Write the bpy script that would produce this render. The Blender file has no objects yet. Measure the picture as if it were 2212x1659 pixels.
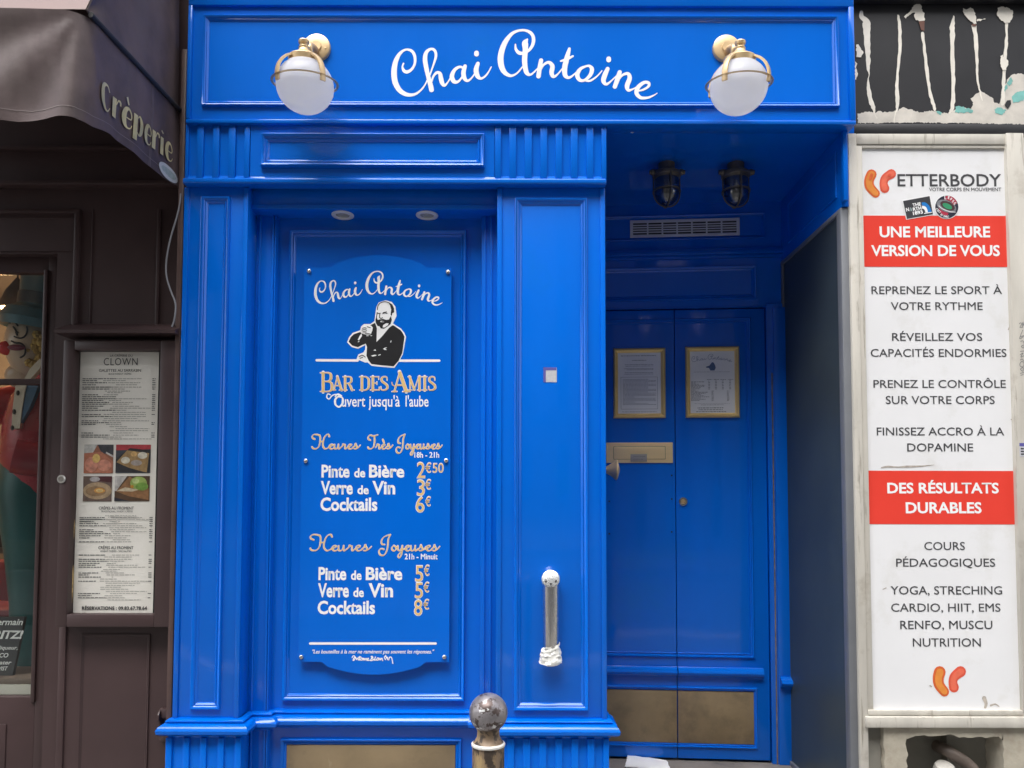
import bpy, bmesh, math, random
from mathutils import Vector, Matrix
random.seed(11)
SC = bpy.context.scene
COL = SC.collection
rad = math.radians

# ------------------------------------------------------------------ camera, sky, sun
FPX, CX, PPY, CAMH = 1620.0, 1106.0, 1017.0, 1.29          # measured on a 2212 x 1659 copy of the photo
TILT, ROLL = rad(2.7), 0.0022
RM = Matrix.Rotation(rad(90) + TILT, 3, 'X') @ Matrix.Rotation(ROLL, 3, 'Z')
cam_d = bpy.data.cameras.new('camera'); cam = bpy.data.objects.new('camera', cam_d); COL.objects.link(cam)
cam.matrix_world = Matrix.Translation((0, 0, CAMH)) @ RM.to_4x4()
cam_d.sensor_fit = 'HORIZONTAL'; cam_d.sensor_width = 36; cam_d.lens = FPX / 2212 * 36
cam_d.shift_y = (PPY - 829.5) / 2212; cam_d.clip_end = 400; cam_d.clip_start = 0.02
SC.camera = cam

SUN_EL, SUN_AZ = rad(62), rad(200)
world = bpy.data.worlds.new('World'); SC.world = world; world.use_nodes = True
wn, wl = world.node_tree.nodes, world.node_tree.links
bg = wn['Background']
sky = wn.new('ShaderNodeTexSky'); sky.sky_type = 'NISHITA'; sky.sun_disc = False
sky.sun_elevation = SUN_EL; sky.sun_rotation = SUN_AZ; sky.air_density = 1.0; sky.dust_density = 4.0; sky.ozone_density = 1.0
hs = wn.new('ShaderNodeHueSaturation'); hs.inputs['Saturation'].default_value = 0.22
wl.new(sky.outputs[0], hs.inputs['Color']); wl.new(hs.outputs[0], bg.inputs[0])
bg.inputs[1].default_value = 0.15
sd = bpy.data.lights.new('sun', 'SUN'); sun = bpy.data.objects.new('sun', sd); COL.objects.link(sun)
sd.energy = 0.6; sd.angle = rad(55); sd.color = (1.0, 0.985, 0.955)
sdir = Vector((-0.20, -math.cos(SUN_EL), math.sin(SUN_EL)))          # towards the sun: above the street, a little left
sun.rotation_euler = sdir.to_track_quat('Z', 'Y').to_euler(); sun.location = (0, -3, 12)
SC.view_settings.view_transform = 'Standard'; SC.view_settings.look = 'None'
SC.view_settings.exposure = 1.60; SC.view_settings.gamma = 1.0

# ------------------------------------------------------------------ measuring: pixel of the 2212-wide photo -> point on the plane y = Y
def P(px, py, Y):
    d = RM @ Vector(((px - CX) / FPX, (PPY - py) / FPX, -1.0))
    t = Y / d.y
    return d.x * t, CAMH + d.z * t
def rc(x0, y0, x1, y1, Y, ym=None):                       # X0, X1, Z0, Z1 of a rectangle; ym = row the x were read at
    m = (y0 + y1) / 2 if ym is None else ym
    return P(x0, m, Y)[0], P(x1, m, Y)[0], P((x0 + x1) / 2, y1, Y)[1], P((x0 + x1) / 2, y0, Y)[1]

# ------------------------------------------------------------------ materials
MATS = {}
def pbr(name, col, rough=.5, metal=0., var=.08, vs=6., bump=0., bs=120., spec=.5, coat=0., rvar=.1, stretch=(1, 1, 1), spots=None, specks=None):
    if name in MATS: return MATS[name]
    m = bpy.data.materials.new(name); m.use_nodes = True; MATS[name] = m
    n, l = m.node_tree.nodes, m.node_tree.links
    b = n['Principled BSDF']
    tc = n.new('ShaderNodeTexCoord'); mp = n.new('ShaderNodeMapping'); mp.inputs['Scale'].default_value = stretch
    l.new(tc.outputs['Object'], mp.inputs['Vector'])
    nz = n.new('ShaderNodeTexNoise'); nz.inputs['Scale'].default_value = vs; nz.inputs['Detail'].default_value = 6; nz.inputs['Roughness'].default_value = .6
    l.new(mp.outputs[0], nz.inputs['Vector'])
    cr = n.new('ShaderNodeValToRGB'); cr.color_ramp.elements[0].position = .3; cr.color_ramp.elements[1].position = .7
    lo = tuple(max(0, c * (1 - var)) for c in col) + (1,); hi = tuple(min(1, c * (1 + var)) for c in col) + (1,)
    cr.color_ramp.elements[0].color = lo; cr.color_ramp.elements[1].color = hi
    l.new(nz.outputs['Fac'], cr.inputs[0]); out = cr.outputs[0]
    for sp in ([spots] if spots else []) + (specks or []):         # (colour, scale, threshold, softness[, stretch])
        s2 = n.new('ShaderNodeTexNoise'); s2.inputs['Scale'].default_value = sp[1]; s2.inputs['Detail'].default_value = 8; s2.inputs['Roughness'].default_value = .65
        if len(sp) > 4:
            mq = n.new('ShaderNodeMapping'); mq.inputs['Scale'].default_value = sp[4]; l.new(tc.outputs['Object'], mq.inputs['Vector']); l.new(mq.outputs[0], s2.inputs['Vector'])
        else: l.new(tc.outputs['Object'], s2.inputs['Vector'])
        r2 = n.new('ShaderNodeValToRGB'); r2.color_ramp.elements[0].position = sp[2]; r2.color_ramp.elements[1].position = min(1, sp[2] + sp[3])
        l.new(s2.outputs['Fac'], r2.inputs[0])
        mx = n.new('ShaderNodeMix'); mx.data_type = 'RGBA'; l.new(r2.outputs[0], mx.inputs['Factor']); l.new(out, mx.inputs['A']); mx.inputs['B'].default_value = tuple(sp[0]) + (1,)
        out = mx.outputs['Result']
    l.new(out, b.inputs['Base Color'])
    mr = n.new('ShaderNodeMapRange'); mr.inputs['To Min'].default_value = max(.02, rough - rvar); mr.inputs['To Max'].default_value = min(1, rough + rvar)
    l.new(nz.outputs['Fac'], mr.inputs['Value']); l.new(mr.outputs[0], b.inputs['Roughness'])
    b.inputs['Metallic'].default_value = metal; b.inputs['Specular IOR Level'].default_value = spec; b.inputs['Coat Weight'].default_value = coat; b.inputs['Coat Roughness'].default_value = .09
    if bump:
        n2 = n.new('ShaderNodeTexNoise'); n2.inputs['Scale'].default_value = bs; n2.inputs['Detail'].default_value = 4
        l.new(mp.outputs[0], n2.inputs['Vector'])
        bp = n.new('ShaderNodeBump'); bp.inputs['Strength'].default_value = bump; bp.inputs['Distance'].default_value = .002
        l.new(n2.outputs['Fac'], bp.inputs['Height']); l.new(bp.outputs[0], b.inputs['Normal'])
    return m
def glow(name, col, k):
    m = bpy.data.materials.new(name); m.use_nodes = True; b = m.node_tree.nodes['Principled BSDF']
    b.inputs['Base Color'].default_value = tuple(col) + (1,); b.inputs['Emission Color'].default_value = tuple(col) + (1,); b.inputs['Emission Strength'].default_value = k
    return m
def pane_mat(name, tint=(.93, .95, .95), ior=1.45, rough=.0):
    m = bpy.data.materials.new(name); m.use_nodes = True; n, l = m.node_tree.nodes, m.node_tree.links
    n.remove(n['Principled BSDF']); o = n['Material Output']
    t = n.new('ShaderNodeBsdfTransparent'); t.inputs[0].default_value = tint + (1,)
    g = n.new('ShaderNodeBsdfGlossy'); g.inputs['Roughness'].default_value = rough
    f = n.new('ShaderNodeLayerWeight'); f.inputs['Blend'].default_value = .5
    pw = n.new('ShaderNodeMath'); pw.operation = 'POWER'; l.new(f.outputs['Facing'], pw.inputs[0]); pw.inputs[1].default_value = 4
    mr = n.new('ShaderNodeMapRange'); r0 = ((ior - 1) / (ior + 1)) ** 2 * 1.6; mr.inputs['To Min'].default_value = r0; mr.inputs['To Max'].default_value = .9; l.new(pw.outputs[0], mr.inputs['Value'])
    mx = n.new('ShaderNodeMixShader'); l.new(mr.outputs[0], mx.inputs[0]); l.new(t.outputs[0], mx.inputs[1]); l.new(g.outputs[0], mx.inputs[2]); l.new(mx.outputs[0], o.inputs[0])
    return m

BLUE = pbr('blue_gloss_paint', (.0, .138, .67), .30, var=.06, vs=3, bump=.10, bs=40, spec=.06, coat=.8, stretch=(1, 1, .35), rvar=.06,
           specks=[((.0, .145, .58), 1.6, .56, .2), ((.25, .4, .62), 60, .765, .01), ((.0, .07, .36), 24, .74, .03)])
BROWN = pbr('brown_paint', (.062, .037, .037), .42, var=.12, vs=4, bump=.08, bs=50, specks=[((.18, .15, .14), 40, .80, .01)])
AWN = pbr('awning_fabric', (.104, .074, .074), .55, var=.34, vs=7, bump=.8, bs=17, spec=.4, specks=[((.135, .105, .10), 3, .52, .25, (1, 1, .35)), ((.5, .47, .45), 60, .735, .02)])
BRASS = pbr('satin_brass', (.66, .48, .27), .40, .55, var=.12, vs=12, rvar=.1)
BRASSB = pbr('brushed_brass', (.95, .72, .40), .38, .22, var=.06, vs=8, stretch=(.3, 1, 14))
GOLDF = pbr('gilt_frame', (.92, .66, .26), .34, .3, var=.06, vs=10)
KICK = pbr('worn_brass_plate', (.27, .20, .115), .62, .35, var=.16, vs=7, bump=.1, bs=40, specks=[((.16, .12, .075), 5, .5, .22), ((.38, .31, .2), 26, .68, .05, (1, 1, .25))])
BRONZE = pbr('dark_bronze', (.13, .115, .095), .42, .5, var=.2, vs=14)
OPAL = pbr('opal_glass', (.98, .98, .975), .12, var=.01, spec=.5, rvar=.02)
def _opal():                                               # a thin diffusing shell: half scatters back, half goes through
    n, l = OPAL.node_tree.nodes, OPAL.node_tree.links; o = n['Material Output']; b = n['Principled BSDF']
    t = n.new('ShaderNodeBsdfTranslucent'); t.inputs[0].default_value = (.99, .99, .985, 1)
    mx = n.new('ShaderNodeMixShader'); mx.inputs[0].default_value = .70
    l.new(b.outputs[0], mx.inputs[1]); l.new(t.outputs[0], mx.inputs[2]); l.new(mx.outputs[0], o.inputs[0])
_opal()
WHITE = pbr('white_vinyl', (.90, .90, .90), .4, var=.02)
GOLDV = pbr('gold_vinyl', (.78, .52, .22), .4, var=.04)
BLACKV = pbr('black_vinyl', (.012, .012, .014), .45, var=.1)
STEEL = pbr('brushed_steel', (.70, .68, .66), .26, 1, var=.06, vs=10, stretch=(8, 8, .4))
GREYM = pbr('grey_grille', (.74, .74, .76), .5, .1, var=.04)
WPLAST = pbr('white_bezel', (.72, .72, .74), .35, var=.03)
LENS = pbr('lamp_lens', (.42, .42, .36), .25, var=.15, vs=60)
PAPER = pbr('paper', (.90, .90, .89), .6, var=.03)
INK = pbr('black_ink', (.025, .025, .028), .6, var=.1)
INKG = pbr('grey_ink', (.20, .20, .20), .6, var=.1)
INKB = pbr('blue_ink', (.10, .17, .33), .6, var=.1)
INKP = pbr('faded_lilac_ink', (.27, .30, .38), .6, var=.1)
POSTER = pbr('poster_white', (.82, .82, .83), .32, var=.03, vs=3, specks=[((.70, .69, .66), 4, .54, .2), ((.52, .51, .49), 34, .735, .03)])
RED = pbr('poster_red', (.80, .055, .035), .35, var=.03)
BEIGE = pbr('beige_metal', (.56, .53, .47), .42, var=.12, vs=5, stretch=(3, 3, .5), bump=.06, bs=40, specks=[((.40, .36, .30), 5, .56, .14), ((.24, .21, .18), 40, .72, .03), ((.33, .30, .25), 12, .60, .06, (3, 3, .2))])
BLACKB = pbr('black_sign_paint', (.016, .016, .019), .5, var=.14, vs=6, bump=.1, bs=40, specks=[((.2, .2, .2), 30, .78, .01)])
GLUE = pbr('old_glue', (.78, .74, .66), .5, var=.10, vs=25, bump=.3, bs=60)
CHAL = pbr('flaked_plaster', (.62, .58, .52), .8, var=.16, vs=14, bump=.4, bs=50)
TEAL = pbr('teal_old_paint', (.19, .48, .44), .6, var=.2, vs=20)
RUST = pbr('rust_brown', (.16, .07, .05), .7, var=.2, vs=20)
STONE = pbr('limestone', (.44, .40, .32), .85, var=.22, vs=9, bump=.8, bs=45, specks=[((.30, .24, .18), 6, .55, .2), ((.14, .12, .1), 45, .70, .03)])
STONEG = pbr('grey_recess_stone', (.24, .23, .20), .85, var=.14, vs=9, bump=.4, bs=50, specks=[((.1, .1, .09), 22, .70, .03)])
FLOOR = pbr('worn_floor_stone', (.20, .18, .16), .75, var=.2, vs=6, bump=.3, bs=60, specks=[((.11, .10, .09), 5, .56, .1)])
PAVE = pbr('pavement_slabs', (.16, .158, .155), .85, var=.2, vs=8, bump=.5, bs=160)
ROADM = pbr('road_asphalt', (.10, .10, .10), .85, var=.2, vs=8, bump=.5, bs=160)
DGLASS = pbr('dark_tinted_glass', (.050, .068, .078), .36, var=.2, vs=2.2, spec=.3, rvar=.08, specks=[((.075, .095, .095), 1.7, .5, .3)])
ALU = pbr('anodised_aluminium', (.20, .21, .23), .45, .2, var=.08)
CAPST = pbr('facing_stone', (.17, .155, .135), .85, var=.1, vs=2)
PANE = pane_mat('window_pane')
CLEARG = pane_mat('lamp_glass', (.50, .52, .55), 2.1, .22)

# ------------------------------------------------------------------ mesh builder
def cat(pts, n=6, closed=False):                          # Catmull-Rom through tuples of any length
    out = []; m = len(pts)
    if m < 3: 
        a, b = pts[0], pts[-1]
        return [tuple(u + (v - u) * k / n for u, v in zip(a, b)) for k in range(n + 1)]
    rng = range(m if closed else m - 1)
    for i in rng:
        g = lambda k: pts[(i + k) % m] if closed else pts[min(max(i + k, 0), m - 1)]
        p0, p1, p2, p3 = g(-1), g(0), g(1), g(2)
        for k in range(n):
            t = k / n
            out.append(tuple(.5 * (2 * b + (c - a) * t + (2 * a - 5 * b + 4 * c - d) * t * t + (3 * b - a - 3 * c + d) * t ** 3) for a, b, c, d in zip(p0, p1, p2, p3)))
    if not closed: out.append(tuple(pts[-1]))
    return out

_TXT = {}
def text_geo(body, offset=0., shear=0., space=1.):
    k = (body, offset, shear, space)
    if k in _TXT: return _TXT[k]
    cu = bpy.data.curves.new('tmp_text', 'FONT'); cu.body = body; cu.size = 1; cu.shear = shear; cu.space_character = space
    cu.resolution_u = 3; cu.fill_mode = 'FRONT'
    o = bpy.data.objects.new('tmp_text', cu); COL.objects.link(o)
    dg = bpy.context.evaluated_depsgraph_get(); dg.update()
    me = bpy.data.meshes.new_from_object(o.evaluated_get(dg))
    vs = [(v.co.x, v.co.y) for v in me.vertices]; fs = [tuple(p.vertices) for p in me.polygons]
    bpy.data.objects.remove(o); bpy.data.curves.remove(cu); bpy.data.meshes.remove(me)
    if offset:                                             # thicken: push every outline vertex outwards
        ec = {}
        for f in fs:
            sg = sum(vs[f[i]][0] * vs[f[(i + 1) % len(f)]][1] - vs[f[(i + 1) % len(f)]][0] * vs[f[i]][1] for i in range(len(f)))
            g = f if sg > 0 else f[::-1]
            for i in range(len(g)): ec[(g[i], g[(i + 1) % len(g)])] = 1
        nr = {}
        for a, b in ec:
            if (b, a) in ec: continue
            d = Vector((vs[b][0] - vs[a][0], vs[b][1] - vs[a][1]))
            if d.length < .006: continue
            d.normalize(); n_ = Vector((d.y, -d.x)); nr.setdefault(a, []).append(n_); nr.setdefault(b, []).append(n_)
        for k_, ns in nr.items():
            q = sum(ns, Vector((0, 0))); q = q / max(.45, q.dot(ns[0])) if q.length > .1 else q * 0
            if q.length > 1.6: q = q.normalized() * 1.6
            vs[k_] = (vs[k_][0] + q.x * offset, vs[k_][1] + q.y * offset)
    _TXT[k] = (vs, fs); return _TXT[k]
def cap_h():
    vs, _ = text_geo('H'); return max(v[1] for v in vs)

def ragged(poly, amp, step, seed=1):                        # break straight outline pieces into small irregular ones
    r = random.Random(seed); out = []
    for (a, b), (c, d) in zip(poly, poly[1:] + poly[:1]):
        n = max(1, int(math.hypot(c - a, d - b) / step))
        for k in range(n): t = k / n; out.append((a + (c - a) * t + (r.uniform(-amp, amp) if k else 0), b + (d - b) * t + (r.uniform(-amp, amp) if k else 0)))
    return out
class MB:
    def __init__(s): s.bm = bmesh.new(); s.mi = 0; s.lift = 0.
    def add(s, vs, fs):
        bv = [s.bm.verts.new(v) for v in vs]
        for f in fs:
            try: s.bm.faces.new([bv[i] for i in f]).material_index = s.mi
            except ValueError: pass
        return bv
    def box(s, x0, x1, y0, y1, z0, z1, b=0., seg=2):
        x0, x1 = min(x0, x1), max(x0, x1); y0, y1 = min(y0, y1), max(y0, y1); z0, z1 = min(z0, z1), max(z0, z1)
        bv = s.add([(x0, y0, z0), (x1, y0, z0), (x1, y1, z0), (x0, y1, z0), (x0, y0, z1), (x1, y0, z1), (x1, y1, z1), (x0, y1, z1)],
                   [(0, 1, 5, 4), (1, 2, 6, 5), (2, 3, 7, 6), (3, 0, 4, 7), (4, 5, 6, 7), (3, 2, 1, 0)])
        if b:
            es = {e for v in bv for e in v.link_edges}
            r = bmesh.ops.bevel(s.bm, geom=list(es), offset=b, segments=seg, affect='EDGES', profile=.5)
            for f in r['faces']: f.material_index = s.mi
        return s
    def prism(s, poly, y0, y1, b=0.):                      # poly [(x,z)]; front at y0
        n = len(poly)
        s.add([(x, y0, z) for x, z in poly] + [(x, y1, z) for x, z in poly],
              [tuple(range(n)), tuple(range(2 * n - 1, n - 1, -1))] + [(i, i + n, (i + 1) % n + n, (i + 1) % n) for i in range(n)])
        return s
    def sheet(s, poly, Y):                                 # flat polygon [(x,z)]
        s.add([(x, Y, z) for x, z in poly], [tuple(range(len(poly)))]); return s
    def mould(s, x0, x1, z0, z1, Y, w=.022, h=.014, prof=None):   # mitred moulding round a rectangle
        prof = prof or [(0, 0), (.03, .62), (.09, .94), (.15, 1), (.20, .97), (.55, .48), (.60, .30), (.65, .44), (.71, .46), (.97, .10), (1, 0)]
        vs, fs = [], []
        for d, k in prof:
            d *= w; y = Y - k * h
            vs += [(x0 + d, y, z0 + d), (x1 - d, y, z0 + d), (x1 - d, y, z1 - d), (x0 + d, y, z1 - d)]
        for i in range(len(prof) - 1):
            for c in range(4):
                a, b = i * 4 + c, i * 4 + (c + 1) % 4
                fs.append((a, b, b + 4, a + 4))
        s.add(vs, fs); return s
    def sweep(s, path, prof, ends=True):                   # path [(x,y)] in plan going +x; prof [(out,z)] out = towards -y
        n = len(path); vs, fs = [], []
        nrm = []
        for i in range(n - 1):
            d = Vector((path[i + 1][0] - path[i][0], path[i + 1][1] - path[i][1])).normalized(); nrm.append(Vector((d.y, -d.x)))
        for i in range(n):
            a = nrm[max(i - 1, 0)]; b = nrm[min(i, n - 2)]; m = (a + b); m = m / max(m.dot(a), .2) if m.length > 1e-6 else a
            for o, z in prof: vs.append((path[i][0] + m.x * o, path[i][1] + m.y * o, z))
        k = len(prof)
        for i in range(n - 1):
            for j in range(k - 1): fs.append((i * k + j, i * k + j + 1, (i + 1) * k + j + 1, (i + 1) * k + j))
        if ends: fs += [tuple(range(k)), tuple(range((n - 1) * k, n * k))]
        s.add(vs, fs); return s
    def lathe(s, prof, M=None, n=32, a0=0, a1=2 * math.pi):                 # prof [(r,z)] about local Z
        M = M or Matrix.Identity(4); full = abs(a1 - a0 - 2 * math.pi) < 1e-6
        m = n if full else n + 1; vs, fs = [], []
        for r, z in prof:
            for k in range(m):
                a = a0 + (a1 - a0) * k / n; vs.append(tuple(M @ Vector((r * math.cos(a), r * math.sin(a), z))))
        for i in range(len(prof) - 1):
            for k in range(m if full else n):
                a, b = i * m + k, i * m + (k + 1) % m; fs.append((a, b, b + m, a + m))
        s.add(vs, fs); return s
    def ball(s, c, r, n=24, sc=(1, 1, 1)):
        M = Matrix.Translation(c) @ Matrix.Diagonal((sc[0], sc[1], sc[2], 1))
        k = n // 2; s.lathe([(max(1e-5, r * math.sin(math.pi * i / k)), -r * math.cos(math.pi * i / k)) for i in range(k + 1)], M, n); return s
    def tube(s, pts, r, n=10, caps=True):
        R = r if callable(r) else (lambda t: r)
        pts = [Vector(p) for p in pts]; vs, fs = [], []; up = None; m = len(pts)
        for i, p in enumerate(pts):
            d = (pts[min(i + 1, m - 1)] - pts[max(i - 1, 0)]).normalized()
            if up is None: up = d.orthogonal().normalized()
            up = (up - d * up.dot(d)).normalized(); q = d.cross(up); rr = R(i / max(1, m - 1))
            for k in range(n):
                a = 2 * math.pi * k / n; vs.append(tuple(p + (up * math.cos(a) + q * math.sin(a)) * rr))
        for i in range(m - 1):
            for k in range(n): fs.append((i * n + k, i * n + (k + 1) % n, (i + 1) * n + (k + 1) % n, (i + 1) * n + k))
        if caps: fs += [tuple(range(n)), tuple(range((m - 1) * n, m * n))]
        s.add(vs, fs); return s
    def loft(s, rings, n=20):                              # rings [(cx,cy,z,rx,ry)]
        vs, fs = [], []
        for cx, cy, z, rx, ry in rings:
            for k in range(n):
                a = 2 * math.pi * k / n; vs.append((cx + rx * math.cos(a), cy + ry * math.sin(a), z))
        for i in range(len(rings) - 1):
            for k in range(n): fs.append((i * n + k, i * n + (k + 1) % n, (i + 1) * n + (k + 1) % n, (i + 1) * n + k))
        fs += [tuple(range(n)), tuple(range((len(rings) - 1) * n, len(rings) * n))]
        s.add(vs, fs); return s
    def ribbon(s, pts, Y, cap=True, smooth=6, raw=False):            # pts [(x,z,w)] in metres; a painted stroke on the plane y = Y
        q = pts if raw else cat(pts, smooth); m = len(q); vs, fs = [], []
        s.lift += .00001
        for i in range(m):
            a, b = q[max(i - 1, 0)], q[min(i + 1, m - 1)]
            d = Vector((b[0] - a[0], b[1] - a[1])); d = d.normalized() if d.length > 1e-9 else Vector((1, 0))
            nx, nz = -d.y, d.x; w = q[i][2] / 2; y = Y - s.lift - .00003 * i / m
            vs += [(q[i][0] + nx * w, y, q[i][1] + nz * w), (q[i][0] - nx * w, y, q[i][1] - nz * w)]
        fs = [(2 * i, 2 * i + 1, 2 * i + 3, 2 * i + 2) for i in range(m - 1)]
        s.add(vs, fs)
        if cap:
            for e, y in ((q[0], Y - s.lift - .000005), (q[-1], Y - s.lift - .000035)):
                s.disc(e[0], e[1], e[2] / 2, y, 12)
        return s
    def disc(s, x, z, r, Y, n=20, rz=None):
        s.add([(x + r * math.cos(2 * math.pi * k / n), Y, z + (rz or r) * math.sin(2 * math.pi * k / n)) for k in range(n)], [tuple(range(n))]); return s
    def pxstroke(s, pts, Y, f=None, **kw):                 # pts in photo pixels [(x,y,w)] through the optional map f
        f = f or (lambda x, y: (x, y)); out = []
        for p in pts:
            w = p[2] if len(p) > 2 else 3
            a = f(p[0], p[1]); b = f(p[0] + w, p[1]); A = P(a[0], a[1], Y); B = P(b[0], b[1], Y)
            out.append((A[0], A[1], math.hypot(B[0] - A[0], B[1] - A[1])))
        return s.ribbon(out, Y, **kw)
    def pxpoly(s, pts, Y, f=None, smooth=0):
        f = f or (lambda x, y: (x, y))
        if smooth: pts = cat(pts, smooth, True)
        s.lift += .00004
        return s.sheet([P(*f(x, y), Y) for x, y in pts], Y - s.lift)
    def text(s, body, xl, xr, yt, yb, Y, offset=0., shear=0., space=1., rot=0., ctr=None):   # cap top row yt, base row yb, left / right columns xl, xr
        vs, fs = text_geo(body, offset, shear, space); a, b = min(v[0] for v in vs), max(v[0] for v in vs); ch = cap_h()
        s.lift += .00006
        X0, Zb = P(xl, yb, Y); X1, Zb1 = P(xr, yb, Y); Zt = P((xl + xr) / 2, yt, Y)[1]; Zm = (Zb + Zb1) / 2
        out = []
        for x, y in vs:
            u = (x - a) / (b - a); out.append((X0 + (X1 - X0) * u, Y - s.lift, Zb + (Zb1 - Zb) * u + (Zt - Zm) * y / ch))
        if rot:
            c = P(*ctr, Y); R = Matrix.Rotation(rot, 2)
            out = [(c[0] + (R @ Vector((x - c[0], z - c[1])))[0], y, c[1] + (R @ Vector((x - c[0], z - c[1])))[1]) for x, y, z in out]
        s.add(out, fs); return s
    def xf(s, M): s.bm.transform(M); return s
    def obj(s, name, mats, parent=None, smooth=34, flipfix=True):
        if flipfix: bmesh.ops.recalc_face_normals(s.bm, faces=s.bm.faces[:])
        org = Vector((0, 0, 0)); r = parent
        while r is not None:
            if r.parent is None: org = r.location.copy()
            r = r.parent
        if org.length: bmesh.ops.translate(s.bm, verts=s.bm.verts[:], vec=-org)
        me = bpy.data.meshes.new(name); s.bm.to_mesh(me); s.bm.free()
        for m in (mats if isinstance(mats, (list, tuple)) else [mats]): me.materials.append(m)
        if smooth and len(me.polygons):
            me.polygons.foreach_set('use_smooth', [True] * len(me.polygons)); me.set_sharp_from_angle(angle=rad(smooth))
        o = bpy.data.objects.new(name, me); COL.objects.link(o)
        if parent is not None: o.parent = parent
        return o
def thing(name, label, category, loc, group=None):
    o = bpy.data.objects.new(name, None); COL.objects.link(o); o.location = loc; o.empty_display_size = .1
    return tag(o, label, category, group)
def tag(o, label=None, category=None, group=None, kind=None):
    for k, v in (('label', label), ('category', category), ('group', group), ('kind', kind)):
        if v: o[k] = v
    return o
def dup(root, loc, label):
    r = root.copy(); COL.objects.link(r); r.location = loc; r['label'] = label
    for ch in list(root.children):
        c = ch.copy(); COL.objects.link(c); c.parent = r
        for g in list(ch.children):
            d = g.copy(); COL.objects.link(d); d.parent = c
    return r

# ================================================================== ground and the far side of the street
m = MB(); m.box(-30, 30, 1.45, 30, -.3, 0); tag(m.obj('pavement', PAVE), kind='structure')
m = MB(); m.box(-30, 30, -3.2, 1.30, -.42, -.12); tag(m.obj('road', ROADM), kind='structure')
m = MB(); m.box(-30, 30, 1.302, 1.448, -.42, .004, .01); tag(m.obj('kerb', STONE), kind='structure')
m = MB(); m.box(-30, 30, -9.0, -3.21, -.42, 0, .01); tag(m.obj('far_pavement', PAVE), kind='structure')
opp = thing('stone_building', 'unseen stone apartment building across the street, shaped to limit the light, rows of tall dark windows', 'building', (0, -9.3, 0))  # out of view; height and dark stone tone set to limit light on the fronts
m = MB(); m.box(-16, 16, -14, -9.3, 0, 16.0); m.box(-16, 16, -9.3, -9.1, 3.6, 3.85, .03); m.obj('wall', CAPST, opp)
for r_ in range(4):
    for c_ in range(8):
        x = -14 + c_ * 4; z = .3 + r_ * 3.1
        m = MB(); m.box(x - .6, x + .6, -9.3, -9.27, z + .3, z + 2.5); m.obj('window', DGLASS, opp)

up = thing('upper_facade', 'pale stone upper storeys standing above the brown, blue and beige shopfronts', 'building', (0, 3.1, 3.4))
m = MB(); m.box(-9, 9, 3.02, 9, 3.42, 15); m.obj('wall', CAPST, up)

# ================================================================== blue shopfront
YF, YR, YP, YI, YB = 2.70, 2.70, 2.73, 2.82, 2.85          # fascia / frieze / pilaster / inner jamb / recess planes
shop = thing('blue_shopfront', 'glossy blue panelled bar shopfront with white script name on its fascia', 'shopfront', (0.12, 2.75, 0))

# fascia
X0, X1, Zb, Zt = rc(404, 0, 1847, 267, YF - .012, 130); Zt = P(1106, -60, YF)[1]
zin = P(1106, 258, YF - .012)[1]; xin0 = P(413, 130, YF - .012)[0]; xin1 = P(1835, 130, YF - .012)[0]; ztin = P(1106, 12, YF - .012)[1]
m = MB()
m.box(xin0 - .001, xin1 + .001, YF, YF + .06, zin - .001, ztin + .001)
m.box(X0, X1, YF - .012, YF + .06, Zb, zin, .003); m.box(X0, X1, YF - .012, YF + .06, ztin, Zt, .003)
m.box(X0, xin0, YF - .0122, YF + .06, zin, ztin, .003); m.box(xin1, X1, YF - .0122, YF + .06, zin, ztin, .003)
fascia = m.obj('fascia', BLUE, shop)
a, b, c, d = rc(439, 36.5, 1810, 232, YF, 130)
MB().mould(a, b, c, d, YF, .021, .013).obj('panel_moulding', BLUE, fascia)
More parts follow.
